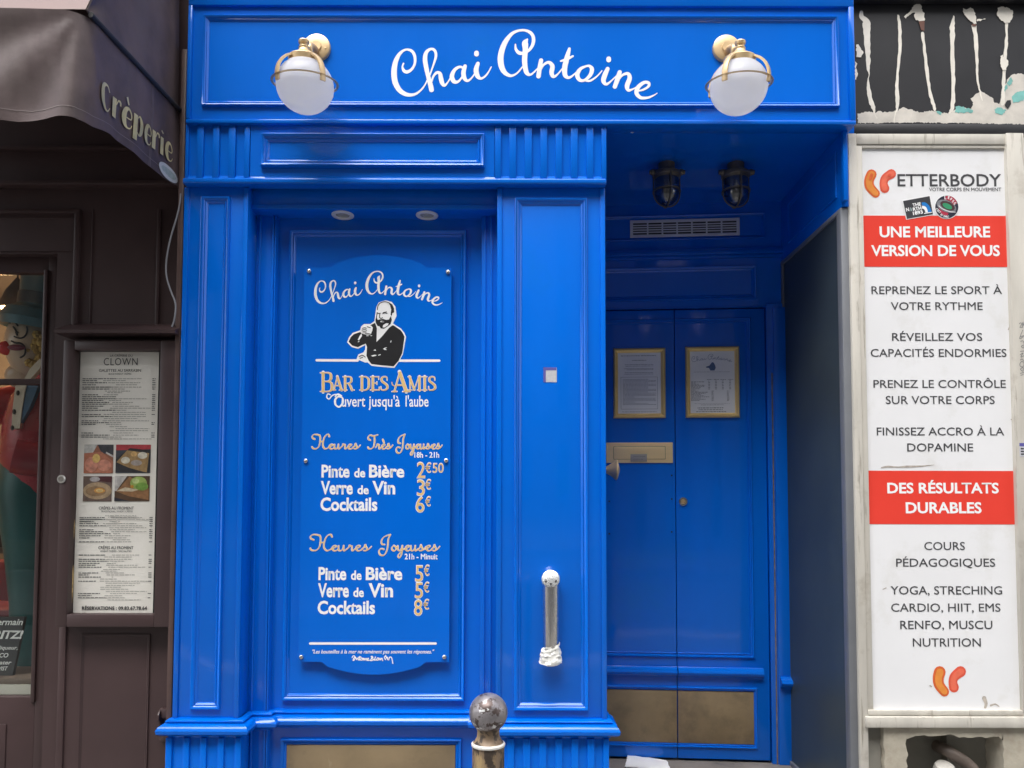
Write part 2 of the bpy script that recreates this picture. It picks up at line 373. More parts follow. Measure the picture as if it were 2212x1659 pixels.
# painted script name
S1 = 3.456
def fz(x, y): return ((840 + x / S1) * .97834, (40 + y / S1) * .97834)
NAME = [
 [(176, 346, 12), (168, 372, 14), (180, 402, 24), (206, 410, 26), (240, 388, 20), (262, 345, 18), (262, 292, 22), (240, 252, 22), (196, 240, 16), (152, 266, 24), (118, 326, 36), (104, 406, 42), (112, 486, 42), (146, 550, 38), (200, 583, 30), (258, 582, 20), (308, 550, 14), (344, 502, 11), (372, 440, 10)],
 [(360, 482, 11), (382, 420, 11), (408, 345, 15), (424, 285, 20), (412, 245, 22), (382, 236, 20), (350, 262, 28), (340, 312, 34), (350, 380, 34), (366, 450, 32), (382, 510, 36), (390, 548, 36)],
 [(386, 500, 12), (402, 448, 16), (430, 416, 22), (454, 424, 28), (462, 462, 34), (472, 496, 32), (488, 514, 22), (512, 492, 12), (540, 446, 10)],
 [(640, 384, 18), (604, 372, 20), (566, 396, 26), (545, 444, 34), (562, 484, 32), (596, 482, 18), (630, 436, 12), (646, 388, 10)],
 [(646, 366, 28), (634, 412, 34), (640, 456, 32), (664, 478, 20), (698, 454, 12), (736, 398, 10)],
 [(744, 346, 28), (730, 396, 38), (742, 444, 34), (772, 460, 18), (812, 430, 13), (846, 372, 8)],
 [(1030, 200, 10), (1034, 238, 20), (1060, 266, 28), (1100, 264, 22), (1142, 236, 22), (1166, 188, 26), (1164, 138, 26), (1134, 104, 24), (1080, 92, 18), (1010, 114, 24), (952, 184, 38), (920, 274, 44), (920, 352, 44), (946, 412, 36), (994, 440, 22), (1042, 420, 13), (1084, 372, 11)],
 [(1120, 162, 14), (1104, 190, 46), (1106, 240, 40), (1100, 310, 40), (1104, 372, 38), (1118, 420, 32), (1148, 430, 17), (1190, 394, 11), (1216, 366, 9)],
 [(1226, 322, 32), (1214, 386, 34), (1206, 444, 34)],
 [(1216, 410, 11), (1244, 358, 17), (1284, 338, 24), (1312, 366, 34), (1306, 416, 34), (1320, 446, 26), (1352, 428, 13), (1400, 370, 9)],
 [(1442, 234, 22), (1424, 300, 38), (1406, 380, 40), (1410, 436, 34), (1440, 454, 20), (1484, 424, 11), (1510, 392, 9)],
 [(1376, 328, 14), (1420, 314, 22), (1468, 290, 16)],
 [(1572, 366, 16), (1528, 386, 24), (1502, 430, 34), (1518, 470, 28), (1556, 474, 20), (1600, 436, 28), (1614, 390, 32), (1596, 366, 22), (1572, 366, 16)],
 [(1560, 474, 18), (1600, 478, 16), (1650, 446, 11), (1690, 402, 9)],
 [(1734, 386, 30), (1712, 436, 38), (1702, 480, 34), (1724, 504, 22), (1762, 478, 12), (1812, 430, 9)],
 [(1826, 412, 32), (1808, 468, 36), (1788, 524, 32)],
 [(1812, 480, 11), (1846, 436, 17), (1888, 424, 26), (1902, 458, 34), (1882, 516, 36), (1892, 550, 24), (1930, 540, 12), (1972, 514, 9)],
 [(1962, 556, 12), (2006, 546, 16), (2046, 520, 20), (2046, 494, 24), (2010, 492, 26), (1966, 528, 32), (1954, 572, 32), (1984, 606, 26), (2036, 608, 18), (2084, 590, 11), (2112, 572, 5)],
]
DOTS = [(733, 270, 21), (1742, 315, 21)]
def name_strokes(m, Y, f, ws=1.):
    for st in NAME: m.pxstroke([(x, y, w * ws) for x, y, w in st], Y, f)
    for x, y, r in DOTS: m.pxstroke([(x, y - 5, 2 * r * .86 * ws), (x, y + 6, 2 * r * .86 * ws)], Y, f)
m = MB(); name_strokes(m, YF - .0004, fz); m.obj('lettering', WHITE, fascia)

# frieze: fluted ends and a framed field
zt = Zb + .0006; z0 = P(850, 398, YR)[1]; zg0 = P(850, 385.5, YR)[1]; zg1 = P(850, 270, YR)[1]
fx0 = P(400, 330, YR)[0]; fx1 = P(1310, 330, YR)[0]
m = MB()
m.box(fx0 + .002, fx1 - .002, YR + .010, YR + .05, z0 + .003, zt)          # groove floor
m.box(fx0 - .006, fx1, YR - .006, YR + .05, z0, zg0, .006, 3)               # bead along the bottom
for a, b in ((400, 406.5), (424.5, 439), (459, 473), (493, 508), (527, 539), (1069, 1082), (1100, 1115), (1133, 1149), (1167, 1182), (1200, 1214.5), (1233, 1248), (1267, 1282), (1299.5, 1310)):
    xa = P(a, 330, YR)[0]; xb = P(b, 330, YR)[0]; m.box(xa, xb, YR, YR + .012, zg0 - .003, zg1, .0016)
m.box(P(539, 330, YR)[0] + .002, P(1069, 330, YR)[0] - .002, YR + .004, YR + .012, zg0 + .003, zt)
for a, b in ((406.5, 424.5), (439, 459), (473, 493), (508, 527), (1082, 1100), (1115, 1133), (1149, 1167), (1182, 1200), (1214.5, 1233), (1248, 1267), (1282, 1299.5)):
    xa = P(a, 330, YR)[0]; xb = P(b, 330, YR)[0]                             # sloped foot of each groove
    m.add([(xa, YR + .001, zg0), (xb, YR + .001, zg0), (xb, YR + .0095, zg0 + .013), (xa, YR + .0095, zg0 + .013)], [(0, 1, 2, 3)])
m.add([(P(539, 330, YR)[0], YR + .0005, zg0), (P(1069, 330, YR)[0], YR + .0005, zg0), (P(1069, 330, YR)[0], YR + .0038, zg0 + .007), (P(539, 330, YR)[0], YR + .0038, zg0 + .007)], [(0, 1, 2, 3)])
frieze = m.obj('fluted_frieze', BLUE, shop)
a, b, c, d = rc(565, 291, 1047, 363, YR + .004)
MB().mould(a, b, c, d, YR + .004, .030, .018).obj('panel_moulding', BLUE, frieze)

# pilasters
ztop = z0 + .001; zpl = P(440, 1560, YP)[1]
def pilaster(xl, xr, band, ml, mr, mt, mb, w):
    m = MB()
    XL, XR = P(xl, 420, YP)[0], P(xr, 420, YP)[0]
    m.box(XL, XR, YP, YP + .10, zpl - .02, ztop, .003)
    bl = P(xl + band, 420, YP)[0]; br = P(xr - band, 420, YP)[0]
    m.box(XL + .0005, bl, YP - .006, YP + .004, zpl - .02, ztop - .004, .0025); m.box(br, XR - .0005, YP - .006, YP + .004, zpl - .02, ztop - .004, .0025)
    p = m.obj('pilaster', BLUE, shop)
    a = P(ml, (mt + mb) / 2, YP)[0]; b = P(mr, (mt + mb) / 2, YP)[0]
    MB().mould(a, b, P((ml + mr) / 2, mb, YP)[1], P((ml + mr) / 2, mt, YP)[1], YP, w, .014).obj('panel_moulding', BLUE, p)
    return XL, XR
pl0, pl1 = pilaster(399, 538, 11, 424, 488, 426, 1532, .025)
pr0, pr1 = pilaster(1074, 1307, 11, 1110.5, 1270, 429, 1534.5, .027)

# recess between them: lintel, soffit, jambs, back panel
YL = 2.765
zl0 = P(800, 454.5, YL)[1]
m = MB(); m.box(pl1 - .004, pr0 + .004, YL, YB + .12, zl0, z0 + .05, .003)
m.box(pl1 - .004, pr0 + .004, YL - .008, YL + .01, zl0 + .001, P(800, 443, YL)[1], .004)
m.obj('lintel', BLUE, shop)
jx0 = P(596, 600, YI)[0]; jx1 = P(1040, 600, YI)[0]
zfl = .0
m = MB()
m.box(pl1 - .003, jx0, YI, YI + .1, zfl, zl0 + .004, .003); m.box(jx1, pr0 + .003, YI, YI + .1, zfl, zl0 + .004, .003)
for u, w in ((.010, .008), (jx0 - pl1 - .018, .010), (jx0 - pl1 - .006, .006)):
    m.box(pl1 + u, pl1 + u + w, YI - .006, YI + .004, zfl, zl0 + .002, .0025)
for u, w in ((.010, .008), (pr0 - jx1 - .028, .010)):
    m.box(jx1 + u, jx1 + u + w, YI - .006, YI + .004, zfl, zl0 + .002, .0025)
m.obj('jamb_boards', BLUE, shop)
m = MB(); m.box(jx0 - .01, jx1 + .01, YB, YB + .08, zfl, zl0 + .004)
rp = m.obj('recessed_panel', BLUE, shop)
a, b, c, d = rc(618, 498, 1006.5, 1513, YB)
MB().mould(a, b, c, d, YB, .026, .016).obj('panel_moulding', BLUE, rp)
m = MB(); m.box(pl0 + .01, pr1 - .012, YB + .082, YB + .16, 0, 3.4); m.obj('light_leak_blocker', BLUE, shop)  # unseen slab added behind the recess to stop light leaking through

# plinth and base moulding following the plan
PLY = YP - .012
def zz(py, Y=2.69): return P(440, py, Y)[1]
prof = [(.0, zz(1557)), (.012, zz(1559)), (.018, zz(1562)), (.018, zz(1564)), (.012, zz(1567)), (.026, zz(1568.5)), (.036, zz(1573)), (.042, zz(1580)), (.040, zz(1587)), (.030, zz(1592)), (.012, zz(1595)), (.008, zz(1599)), (.0, zz(1600))]
path = [(pl0 - .001, YP + .10), (pl0 - .001, YP), (pl1 + .004, YP), (pl1 + .004, YI), (jx0, YI), (jx0, YB), (jx1, YB), (jx1, YI), (pr0 - .004, YI), (pr0 - .004, YP), (pr1 + .001, YP), (pr1 + .001, YP + .12)]
m = MB(); m.sweep(path, prof); m.obj('base_moulding', BLUE, shop)
zpt = zz(1598)
m = MB(); m.box(pl0 - .008, pl1 + .008, PLY + .006, YP + .1, 0, zpt, .003)
for q in (358, 395.5, 432.5, 470.5, 507.5):
    xa = P(q, 1600, PLY)[0]; m.box(xa, xa + .0225, PLY - .003, PLY + .008, 0, zpt - .002, .003)
m.obj('plinth', BLUE, shop)
m = MB(); m.box(pr0 - .008, pr1 + .006, PLY + .006, YP + .1, 0, zpt, .003)
for q in (1095, 1130, 1164.5, 1199, 1234, 1268.5, 1303):
    xa = P(q, 1600, PLY)[0]; m.box(xa, min(xa + .0265, pr1 + .0055), PLY - .003, PLY + .008, 0, zpt - .002, .003)
m.obj('plinth', BLUE, shop)
a, b, c, d = rc(606.5, 1594, 998, 1790, YB, 1620)
m = MB(); m.mould(a, b, c, d, YB, .024, .016); m.obj('panel_moulding', BLUE, rp)
a, b, c, d = rc(620, 1609, 983.5, 1775, YB, 1620)
m = MB(); m.box(a, b, YB - .005, YB + .002, c, d, .001); m.obj('kick_plate', KICK, shop)

# ------------------------------------------------------------------ door alcove
ZC = P(1577, 269, YF)[1]                                   # ceiling height
XS = P(1829, 600, 2.735)[0]                                # right cheek of the alcove
ZFL = .148
# the back wall of the alcove is turned a little towards the street
PIV = Vector((P(1650, 1000, 3.40)[0], 3.40, 0)); ANG = -rad(4.2)
DM = Matrix.Translation(PIV) @ Matrix.Rotation(ANG, 4, 'Z'); DMI = DM.inverted()
def Q(px, py, off=0.):                                     # pixel -> (u,z) on the turned wall, off = distance in front of it
    d = RM @ Vector(((px - CX) / FPX, (PPY - py) / FPX, -1.0)); o = Vector((0, 0, CAMH))
    o2 = DMI @ o; d2 = DMI.to_3x3() @ d; t = (-off - o2.y) / d2.y; p = o2 + d2 * t
    return p.x, p.z
def qr(x0, y0, x1, y1, off=0.):
    ym = (y0 + y1) / 2; xm = (x0 + x1) / 2
    return Q(x0, ym, off)[0], Q(x1, ym, off)[0], Q(xm, y1, off)[1], Q(xm, y0, off)[1]
m = MB(); m.box(pr1 - .03, XS + .05, YF + .061, 3.75, ZC, ZC + .06); m.obj('alcove_ceiling', BLUE, shop)
m = MB(); m.box(pr1 - .05, pr1 - .0012, YP + .10, 3.62, 0, ZC - .001); m.obj('alcove_side_wall', BLUE, shop)
# right cheek: blue panel over the dark side window
zc0 = P(1828, 441, 2.74)[1]
m = MB(); m.box(XS, XS + .05, YF + .061, 3.40, zc0, ZC - .001)
m.box(XS - .006, XS + .012, YF + .03, YF + .06, P(1825, 432, 2.73)[1], ZC - .001, .003)
cheek = m.obj('side_panel', BLUE, shop)
m = MB(); y0, y1, zz0, zz1 = 2.80, 3.30, zc0 + .05, ZC - .05
T = Matrix.Translation((XS, 0, 0)) @ Matrix.Rotation(rad(90), 4, 'Z') @ Matrix.Rotation(0, 4, 'X')
m.mould(y0, y1, zz0, zz1, 0, .022, .006)                   # built facing -y, turned to face the alcove
m.xf(Matrix.Translation((XS - .0005, 0, 0)) @ Matrix(((0, 1, 0, 0), (1, 0, 0, 0), (0, 0, 1, 0), (0, 0, 0, 1)))); m.obj('panel_moulding', BLUE, cheek)

UL = Q(1262, 1000)[0]; UR = Q(1701, 1000)[0]
ud0, ud1 = Q(1262, 1000)[0], Q(1656, 1000)[0]; us = Q(1459, 1000)[0]
zd1 = Q(1500, 669)[1]; zd0 = ZFL + .012
m = MB(); m.box(UL - .12, UR + .15, 0, .08, zd1 + .006, ZC + .04)
for a_, b_, o_ in ((538, 544, .014), (544, 553, .022), (553, 560, .012)):
    m.box(UL - .1, UR, -o_, .002, Q(1500, b_)[1], Q(1500, a_)[1], .003)
m.box(UL - .1, UR, -.006, .002, zd1 + .007, Q(1500, 664)[1], .002)
m.xf(DM); tr = m.obj('door_transom', BLUE, shop)
for (t_, bt, rt, w_) in ((465, 519, 1652, .014), (576.5, 650, 1634, .024)):
    m = MB(); a, b, c, d = qr(1270, t_, rt, bt); m.mould(UL - .06, b, c, d, 0, w_, .010); m.xf(DM); m.obj('panel_moulding', BLUE, tr)
m = MB(); m.box(ud1 + .004, UR + .12, -.012, .08, ZFL, zd1 + .02, .002)
ub = Q(1672, 1000)[0]
m.box(ub, UR - .002, -.022, .0, ZFL, zd1 + .0, .003); m.xf(DM); jb = m.obj('door_frame', BLUE, shop)
m = MB()
prof2 = [(0, -.022), (.012, -.022), (.016, -.012), (.030, -.006), (.036, .006), (.030, .018), (.016, .024), (.010, .030), (0, .030)]
zj = Q(1685, 1474)[1]
m.sweep([(ub + .006, -.02), (UR - .003, -.02)], [(o, zj + z) for o, z in prof2]); m.xf(DM); m.obj('rail_moulding', BLUE, jb)
m = MB(); m.box(ub - .010, ub - .004, -.014, .0, ZFL, zd1 - .3); m.xf(DM); m.obj('bare_wood_crack', pbr('bare_wood', (.16, .13, .11), .8, var=.5, vs=30), jb)
# two leaves
zr = [Q(1500, y)[1] for y in (688, 1420, 1440, 1446, 1463, 1468, 1483, 1492, 1605, 1614)]
def leaf(u0, u1, left):
    m = MB(); m.box(u0, u1, .0, .045, zd0, zd1, .002); d = m.obj('door', BLUE, shop) if False else m
    d.xf(DM); d = d.obj('door', BLUE, shop); return d
d1 = leaf(ud0 + .003, us - .0015, True); d2 = leaf(us + .0015, ud1, False)
mouldL = [(0, 0), (.02, .6), (.2, 1), (.42, .9), (.55, .35), (.78, .35), (.86, .7), (.95, .5), (1, 0)]
ue = Q(1625, 1000)[0]; uk = Q(1636, 1550)[0]
for d_, ua, ub_, side in ((d1, ud0 + .05, us, 'L'), (d2, us, ue, 'R')):
    for (zt_, zb_, uu, w_) in ((zr[0], zr[1], ue, .022), (zr[6], zr[9], uk, .016)):
        m = MB(); vs, fs = [], []
        uo = (ud0 + .05) if side == 'L' else uu               # outer side; the seam side stays open
        sgn = 1 if side == 'L' else -1
        for t, k in mouldL:
            dd, y = t * w_, -.010 * k
            vs += [(us - .0018 * sgn, y, zb_ + dd), (uo + dd * sgn, y, zb_ + dd), (uo + dd * sgn, y, zt_ - dd), (us - .0018 * sgn, y, zt_ - dd)]
        for i in range(len(mouldL) - 1):
            for c_ in range(3): q = i * 4 + c_; fs.append((q, q + 1, q + 5, q + 4))
        m.add(vs, fs); m.xf(DM); m.obj('panel_moulding', BLUE, d_)
    m = MB(); zm = (zr[2] + zr[5]) / 2
    m.sweep([(ua - .04 if side == 'L' else ua + .002, 0), (ub_ - .002 if side == 'L' else Q(1648, 1455)[0], 0)], [(o * .8, zm + z * .95) for o, z in prof2]); m.xf(DM); m.obj('rail_moulding', BLUE, d_)
    m = MB(); m.box((ua + .018) if side == 'L' else us + .0025, us - .0025 if side == 'L' else Q(1630, 1550)[0], -.003, .001, zr[8], zr[7], .0008); m.xf(DM); m.obj('kick_plate', KICK, d_)
m = MB(); m.box(UL - .1, UR + .1, .047, .09, 0, zd1 + .05); m.xf(DM); m.obj('door_gap_blocker', INK, shop)  # unseen black slab added behind the leaves so no light shows in the gaps
# letter plate on the left leaf
a, b, c, d = qr(1309.5, 956, 1453.5, 1000, .004)
m = MB(); m.box(a, b, -.006, .001, c, d, .002); m.xf(DM); m.obj('letter_plate', BRASSB, d1)
fa, fb, fc, fd = qr(1320 * .97834 + 163 / 4.61 * .97834, (940 + 212 / 4.61) * .97834, (1320 + 685 / 4.61) * .97834, (940 + 338 / 4.61) * .97834, .008)
m = MB()
for (x0, x1, z_0, z_1) in ((fa - .001, fb + .001, fd, fd + .0016), (fa - .001, fb + .001, fc - .0016, fc), (fa - .0016, fa, fc, fd), (fb, fb + .0016, fc, fd)):
    m.box(x0, x1, -.0065, -.0058, z_0, z_1)
m.xf(DM); m.obj('flap_gap', INK, d1)
m = MB(); m.box(fa, fb, -.0082, -.0062, fc, fd, .0007); m.xf(DM); m.obj('letter_flap', BRASSB, d1)
a, b, c, d = qr(1362, 981, 1397.5, 997.5, .009)
m = MB(); m.box(a, b, -.0092, -.0083, c, d, .0003); m.xf(DM); m.obj('name_label', pbr('label_grey', (.33, .31, .30), .5), d1)
m = MB()
for k, (u0, u1) in enumerate(((.18, .88), (.15, .75))):
    zc = d - (d - c) * (.3 + .38 * k); u = a + (b - a) * u0
    while u < a + (b - a) * u1:
        w = random.uniform(.002, .006); m.add([(u, -.0095, zc - .0016), (u + w, -.0095, zc - .0016), (u + w, -.0095, zc + .0016), (u, -.0095, zc + .0016)], [(0, 1, 2, 3)]); u += w + .0012
m.xf(DM); m.obj('label_writing', INKG, d1)
# cylinder lock on the right leaf
u, z = Q(1476, 1083.5, .006)
LM = DM @ Matrix.Translation((u, 0, z)) @ Matrix.Rotation(rad(90), 4, 'X')
m = MB(); m.lathe([(.0205, -.001), (.0205, .004), (.018, .007), (.0135, .0072), (.013, .004), (0, .004)], LM, 28); lk = m.obj('lock', STEEL, d2)
m = MB(); m.lathe([(.0105, .004), (.010, .0085), (0, .0085)], LM, 20); m.box(-.0012, .0012, 0, .001, 0, .001) if False else None; m.obj('lock_cylinder', BRASS, d2)
m = MB()
for x, y in ((1316, 1083), (1451, 1027), (1451, 1078), (1451, 1149), (1316, 1153), (1451, 1027)):
    u, z = Q(x, y); m.lathe([(.004, 0), (.004, .0015), (0, .0015)], DM @ Matrix.Translation((u, -.0, z)) @ Matrix.Rotation(rad(90), 4, 'X'), 10)
m.obj('screw_holes', pbr('dark_hole', (.004, .006, .02), .7), d1)
# knob standing out from the side wall of the alcove
yk = 3.12; xk, zk = P(1331, 1015, yk)
KM = Matrix.Translation((pr1, yk, zk)) @ Matrix.Rotation(rad(90), 4, 'Y'); L_ = xk - pr1
m = MB(); m.lathe([(.030, -.001), (.030, .006), (.016, .010), (.010, .018), (.010, L_ * .45), (.018, L_ * .62), (.030, L_ * .82), (.040, L_ * .93), (.043, L_ * .98), (.041, L_ * 1.04), (.026, L_ * 1.10), (.010, L_ * 1.15), (0, L_ * 1.16)], KM, 36); m.obj('door_knob', BRASS, shop)
# paint chips and flakes on the fascia's lower edge
m = MB()
for x, y, w in ((1345, 277, 5), (1362, 281, 7), (1366, 285, 4), (1356, 276, 12), (1548, 271, 4)):
    m.pxstroke([(x - w, y, 2), (x, y + 1, 3.5), (x + w, y - 1, 1.5)], YF + .05, smooth=3)
m.obj('paint_flake', WHITE, fascia)

m = MB(); m.box(pr1 - .02, 1.42, 2.735, 3.8, -.2, ZFL, .006)
for x in (.62, 1.02): m.box(x, x + .004, 2.80, 3.6, ZFL - .004, ZFL + .0006)
tag(m.obj('doorstep_floor', FLOOR), kind='structure')

# ================================================================== things on the blue shopfront
def empty_lamp_parts(t, px, py):
    X, Z = P(px, py, YF); L = t.location
    T = Matrix.Translation((X, YF, Z)) @ Matrix.Rotation(rad(90), 4, 'X')           # local z -> -y
    m = MB(); m.lathe([(.0510, 0), (.0510, .008), (.049, .012), (.046, .0135), (.020, .0145), (.018, .020), (0, .020)], T, 40)
    m.lathe([(.0035, .0135), (.0035, .0155), (0, .016)], T @ Matrix.Translation((.034, -.006, 0)), 10); m.obj('wall_plate', BRASS, t)
    yg = 2.551; xg, zg = P(px - 26 if px < 1106 else px + 28, 186, yg); xg = X
    R = .0985
    m = MB(); m.tube(cat([(X, YF - .010, Z - .016), (X, YF - .05, Z - .026), (X, YF - .095, Z - .055), (X, yg + .07, zg + R * 1.30), (X, yg + .04, zg + R * 1.02)], 8), lambda t: .012 - .002 * t, 14); m.obj('arm', BRASS, t)
    G = Matrix.Translation((X, yg, zg)) @ Matrix.Rotation(rad(9), 4, 'X') @ Matrix.Diagonal((1, 1, .93, 1))
    m = MB(); n = 24; m.lathe([(max(1e-5, R * math.sin(math.pi * i / n)), -R * math.cos(math.pi * i / n)) for i in range(n + 1)], G, 48); m.obj('globe', OPAL, t)
    m = MB(); m.lathe([(.047, R * .80), (.053, R * .80), (.0545, R * .82), (.0545, R * 1.03), (.0525, R * 1.06), (.050, R * 1.065), (.046, R * 1.10), (.034, R * 1.17), (.027, R * 1.20), (.0205, R * 1.26), (.0175, R * 1.34), (.0185, R * 1.40), (.0150, R * 1.45), (.0150, R * 1.50), (.0180, R * 1.535), (.0185, R * 1.62), (.0165, R * 1.66), (0, R * 1.67)], G, 40); m.obj('cap', BRASS, t, smooth=24)
    m = MB(); m.lathe([(.1065, -.0032), (.115, -.0026), (.1155, -.0010), (.1065, .0004), (.1065, -.0032)], G @ Matrix.Translation((0, 0, .012)), 48); m.obj('ring', BRASS, t)
    for k in range(4):
        a = rad(48 + 90 * k); m = MB(); pts = []
        for i in range(13):
            s_ = i / 12; el = rad(66 - 66 * s_); rr = R + .010; pts.append(Vector((rr * math.cos(el), 0, rr * math.sin(el) + .012 * s_)))
        pts.append(Vector((R + .0085, 0, -.010)))
        vs, fs = [], []
        for i, p in enumerate(pts):
            q = pts[min(i + 1, len(pts) - 1)] - pts[max(i - 1, 0)]; q.normalize(); nn = Vector((q.z, 0, -q.x)); nn = -nn if nn.x < 0 else nn
            for dy, dn in ((-.0095, -.003), (-.0090, .0035), (0, .0055), (.0090, .0035), (.0095, -.003)): vs.append(tuple(p + nn * dn + Vector((0, dy, 0))))
        for i in range(len(pts) - 1):
            for j in range(5): fs.append((i * 5 + j, i * 5 + (j + 1) % 5, (i + 1) * 5 + (j + 1) % 5, (i + 1) * 5 + j))
        fs += [tuple(range(5)), tuple(range((len(pts) - 1) * 5, len(pts) * 5))]
        m.add(vs, fs); m.xf(G @ Matrix.Rotation(a, 4, 'Z')); m.obj('cage_strap', BRASS, t)
    return X, Z
g_ = 'globe lamps on the blue fascia'
X, Z = P(685, 105, YF)
la = thing('wall_lamp', 'brass wall lamp with white glass globe on the blue fascia, nearest the brown awning', 'lamp', (X, YF, Z), g_)
empty_lamp_parts(la, 685, 105)
X2, Z2 = P(1568, 107, YF)
dup(la, (X2, YF, Z2), 'brass wall lamp with white glass globe above the doorway, nearest the black sign band')

# hanging sign board
sb = thing('sign_board', 'blue signboard with arched ends listing drink prices in white and gold', 'sign', (P(810, 1000, 2.83)[0], 2.83, P(810, 1430, 2.83)[1]))
YS = 2.822
def bp(x, y): return P(x, y, YS)
xl = (bp(659, 577)[0] + bp(642.5, 1430)[0]) / 2; xr = (bp(977, 577)[0] + bp(968.5, 1430)[0]) / 2
zt_, zb_ = bp(810, 578)[1], bp(810, 1430)[1]; arc_t = bp(818, 551)[1]; arc_b = bp(808, 1457.5)[1]
poly = [(xl, zb_)]
for i in range(19):
    u = i / 18; a_ = .155 + .69 * u; poly.append((xl + (xr - xl) * a_, zb_ + (arc_b - zb_) * math.sin(math.pi * (.06 + .88 * u)) ** .9 if 0 < i < 18 else zb_))
poly += [(xr, zb_), (xr, zt_)]
for i in range(19):
    u = i / 18; a_ = .83 - .65 * u; poly.append((xl + (xr - xl) * a_, zt_ + (arc_t - zt_) * math.sin(math.pi * (.06 + .88 * u)) ** .9 if 0 < i < 18 else zt_))
poly.append((xl, zt_))
m = MB(); m.prism(poly, YS, YS + .013); brd = m.obj('board', BLUE, sb, smooth=0)
for x, y in ((668, 586), (968, 588), (661, 996), (964, 995), (651, 1419), (960, 1419)):
    X, Z = P(x, y, YS); m = MB(); m.lathe([(.0085, -.03), (.0085, .003), (.0075, .007), (.004, .0095), (0, .010)], Matrix.Translation((X, YS, Z)) @ Matrix.Rotation(rad(90), 4, 'X'), 20); m.obj('screw_cap', STEEL, sb)
YT = YS - .0004
bx0, by0, bx1, by1 = 678.5, 584.8, 955.9, 659.8
def fb_(x, y): return (bx0 + (x - 84) / (2112 - 84) * (bx1 - bx0), by0 + (y - 82) / (618 - 82) * (by1 - by0))
m = MB(); name_strokes(m, YT, fb_, 1.0); m.obj('name_lettering', WHITE, sb)
def zf(ox, oy, s): return lambda x, y: ((ox + x / s) * .97834, (oy + y / s) * .97834)
f8 = zf(660, 560, 4.367)
m = MB()
m.pxpoly([(745, 520), (768, 472), (835, 450), (895, 465), (930, 510), (938, 560), (942, 600), (918, 650), (908, 672), (930, 688), (985, 722), (1015, 762), (1033, 800), (1012, 920), (1002, 970), (970, 1032), (920, 1102), (800, 1092), (700, 1082), (662, 1048), (640, 1050), (556, 1018), (572, 972), (622, 952), (638, 925), (640, 882), (570, 917), (510, 902), (464, 855), (484, 805), (518, 765), (590, 738), (600, 702), (628, 678), (690, 678), (728, 650), (735, 600)], YT, f8)
for a, b in (((172, 1028), (566, 1030)), ((966, 1032), (1352, 1032))): m.pxstroke([(a[0], a[1], 24), (b[0], b[1], 24)], YT, lambda x, y: f8(x, y)) if False else m.pxstroke([(*f8(a[0], a[1]), 5.4), (*f8(b[0], b[1]), 5.4)], YT)
m.obj('portrait_ground', WHITE, sb)
m = MB(); m.lift = .0006
m.pxpoly([(690, 690), (735, 668), (752, 720), (748, 852), (800, 800), (870, 715), (905, 690), (925, 700), (980, 738), (1004, 770), (1018, 803), (996, 960), (960, 1035), (914, 1086), (800, 1076), (700, 1064), (672, 1030), (652, 985), (657, 900), (645, 868), (612, 880), (570, 901), (515, 886), (480, 850), (500, 806), (530, 777), (592, 756), (604, 770), (640, 780), (690, 786), (712, 735)], YT, f8)
m.pxpoly([(738, 640), (746, 605), (760, 640), (785, 634), (812, 630), (842, 640), (868, 636), (888, 600), (896, 640), (884, 680), (850, 706), (822, 724), (790, 722), (760, 700), (742, 668)], YT, f8)
m.pxpoly([(862, 470), (900, 490), (918, 530), (918, 566), (900, 574), (896, 600), (884, 592), (890, 540), (880, 500)], YT, f8)
for st in ([(757, 540), (764, 500), (790, 474), (835, 464), (880, 480)], [(755, 570), (770, 578), (785, 574)], [(808, 580), (830, 572), (850, 576)], [(812, 570), (845, 562)], [(780, 585), (778, 615), (792, 625), (806, 618)], [(756, 572), (750, 600), (744, 640)], [(622, 700), (640, 715)], [(618, 725), (650, 742)], [(628, 755), (690, 772)], [(580, 995), (610, 980), (640, 998)], [(590, 1010), (615, 1000)]):
    m.pxstroke([(*f8(x, y), 1.7) for x, y in st], YT)
m.obj('portrait_figure', BLACKV, sb)
m = MB(); m.lift = .0014
for pl in ([(600, 725), (606, 700), (622, 688), (650, 700), (700, 696), (714, 716), (696, 774), (640, 764), (608, 750)], [(585, 795), (604, 770), (610, 795), (580, 838), (568, 832)], [(784, 652), (800, 648), (826, 652), (820, 662), (790, 662)], [(812, 690), (840, 672), (866, 672), (860, 690), (830, 712), (808, 714)], [(752, 700), (775, 700), (790, 722), (768, 730)], [(695, 985), (730, 975), (750, 978), (745, 986), (712, 994)], [(762, 978), (788, 970), (790, 977), (770, 984)], [(812, 918), (830, 908), (852, 904), (832, 918), (850, 930), (828, 930)], [(718, 932), (738, 924), (744, 938)], [(880, 856), (888, 838), (894, 842), (888, 858)], [(650, 790), (672, 788), (672, 796), (652, 796)], [(690, 790), (706, 788), (706, 795), (692, 796)], [(568, 852), (582, 842), (584, 850), (572, 856)], [(895, 685), (905, 680), (908, 692), (898, 694)]):
    m.pxpoly(pl, YT, f8)
m.obj('portrait_highlights', WHITE, sb)
m = MB(); m.lift = .0022
for st in ([(612, 722), (636, 716), (650, 722)], [(610, 738), (638, 734), (654, 742)], [(618, 754), (650, 756)], [(660, 706), (690, 716)], [(640, 768), (696, 780)], [(800, 655), (822, 655)]): m.pxstroke([(*f8(x, y), 1.4) for x, y in st], YT)
m.obj('portrait_lines', BLACKV, sb)

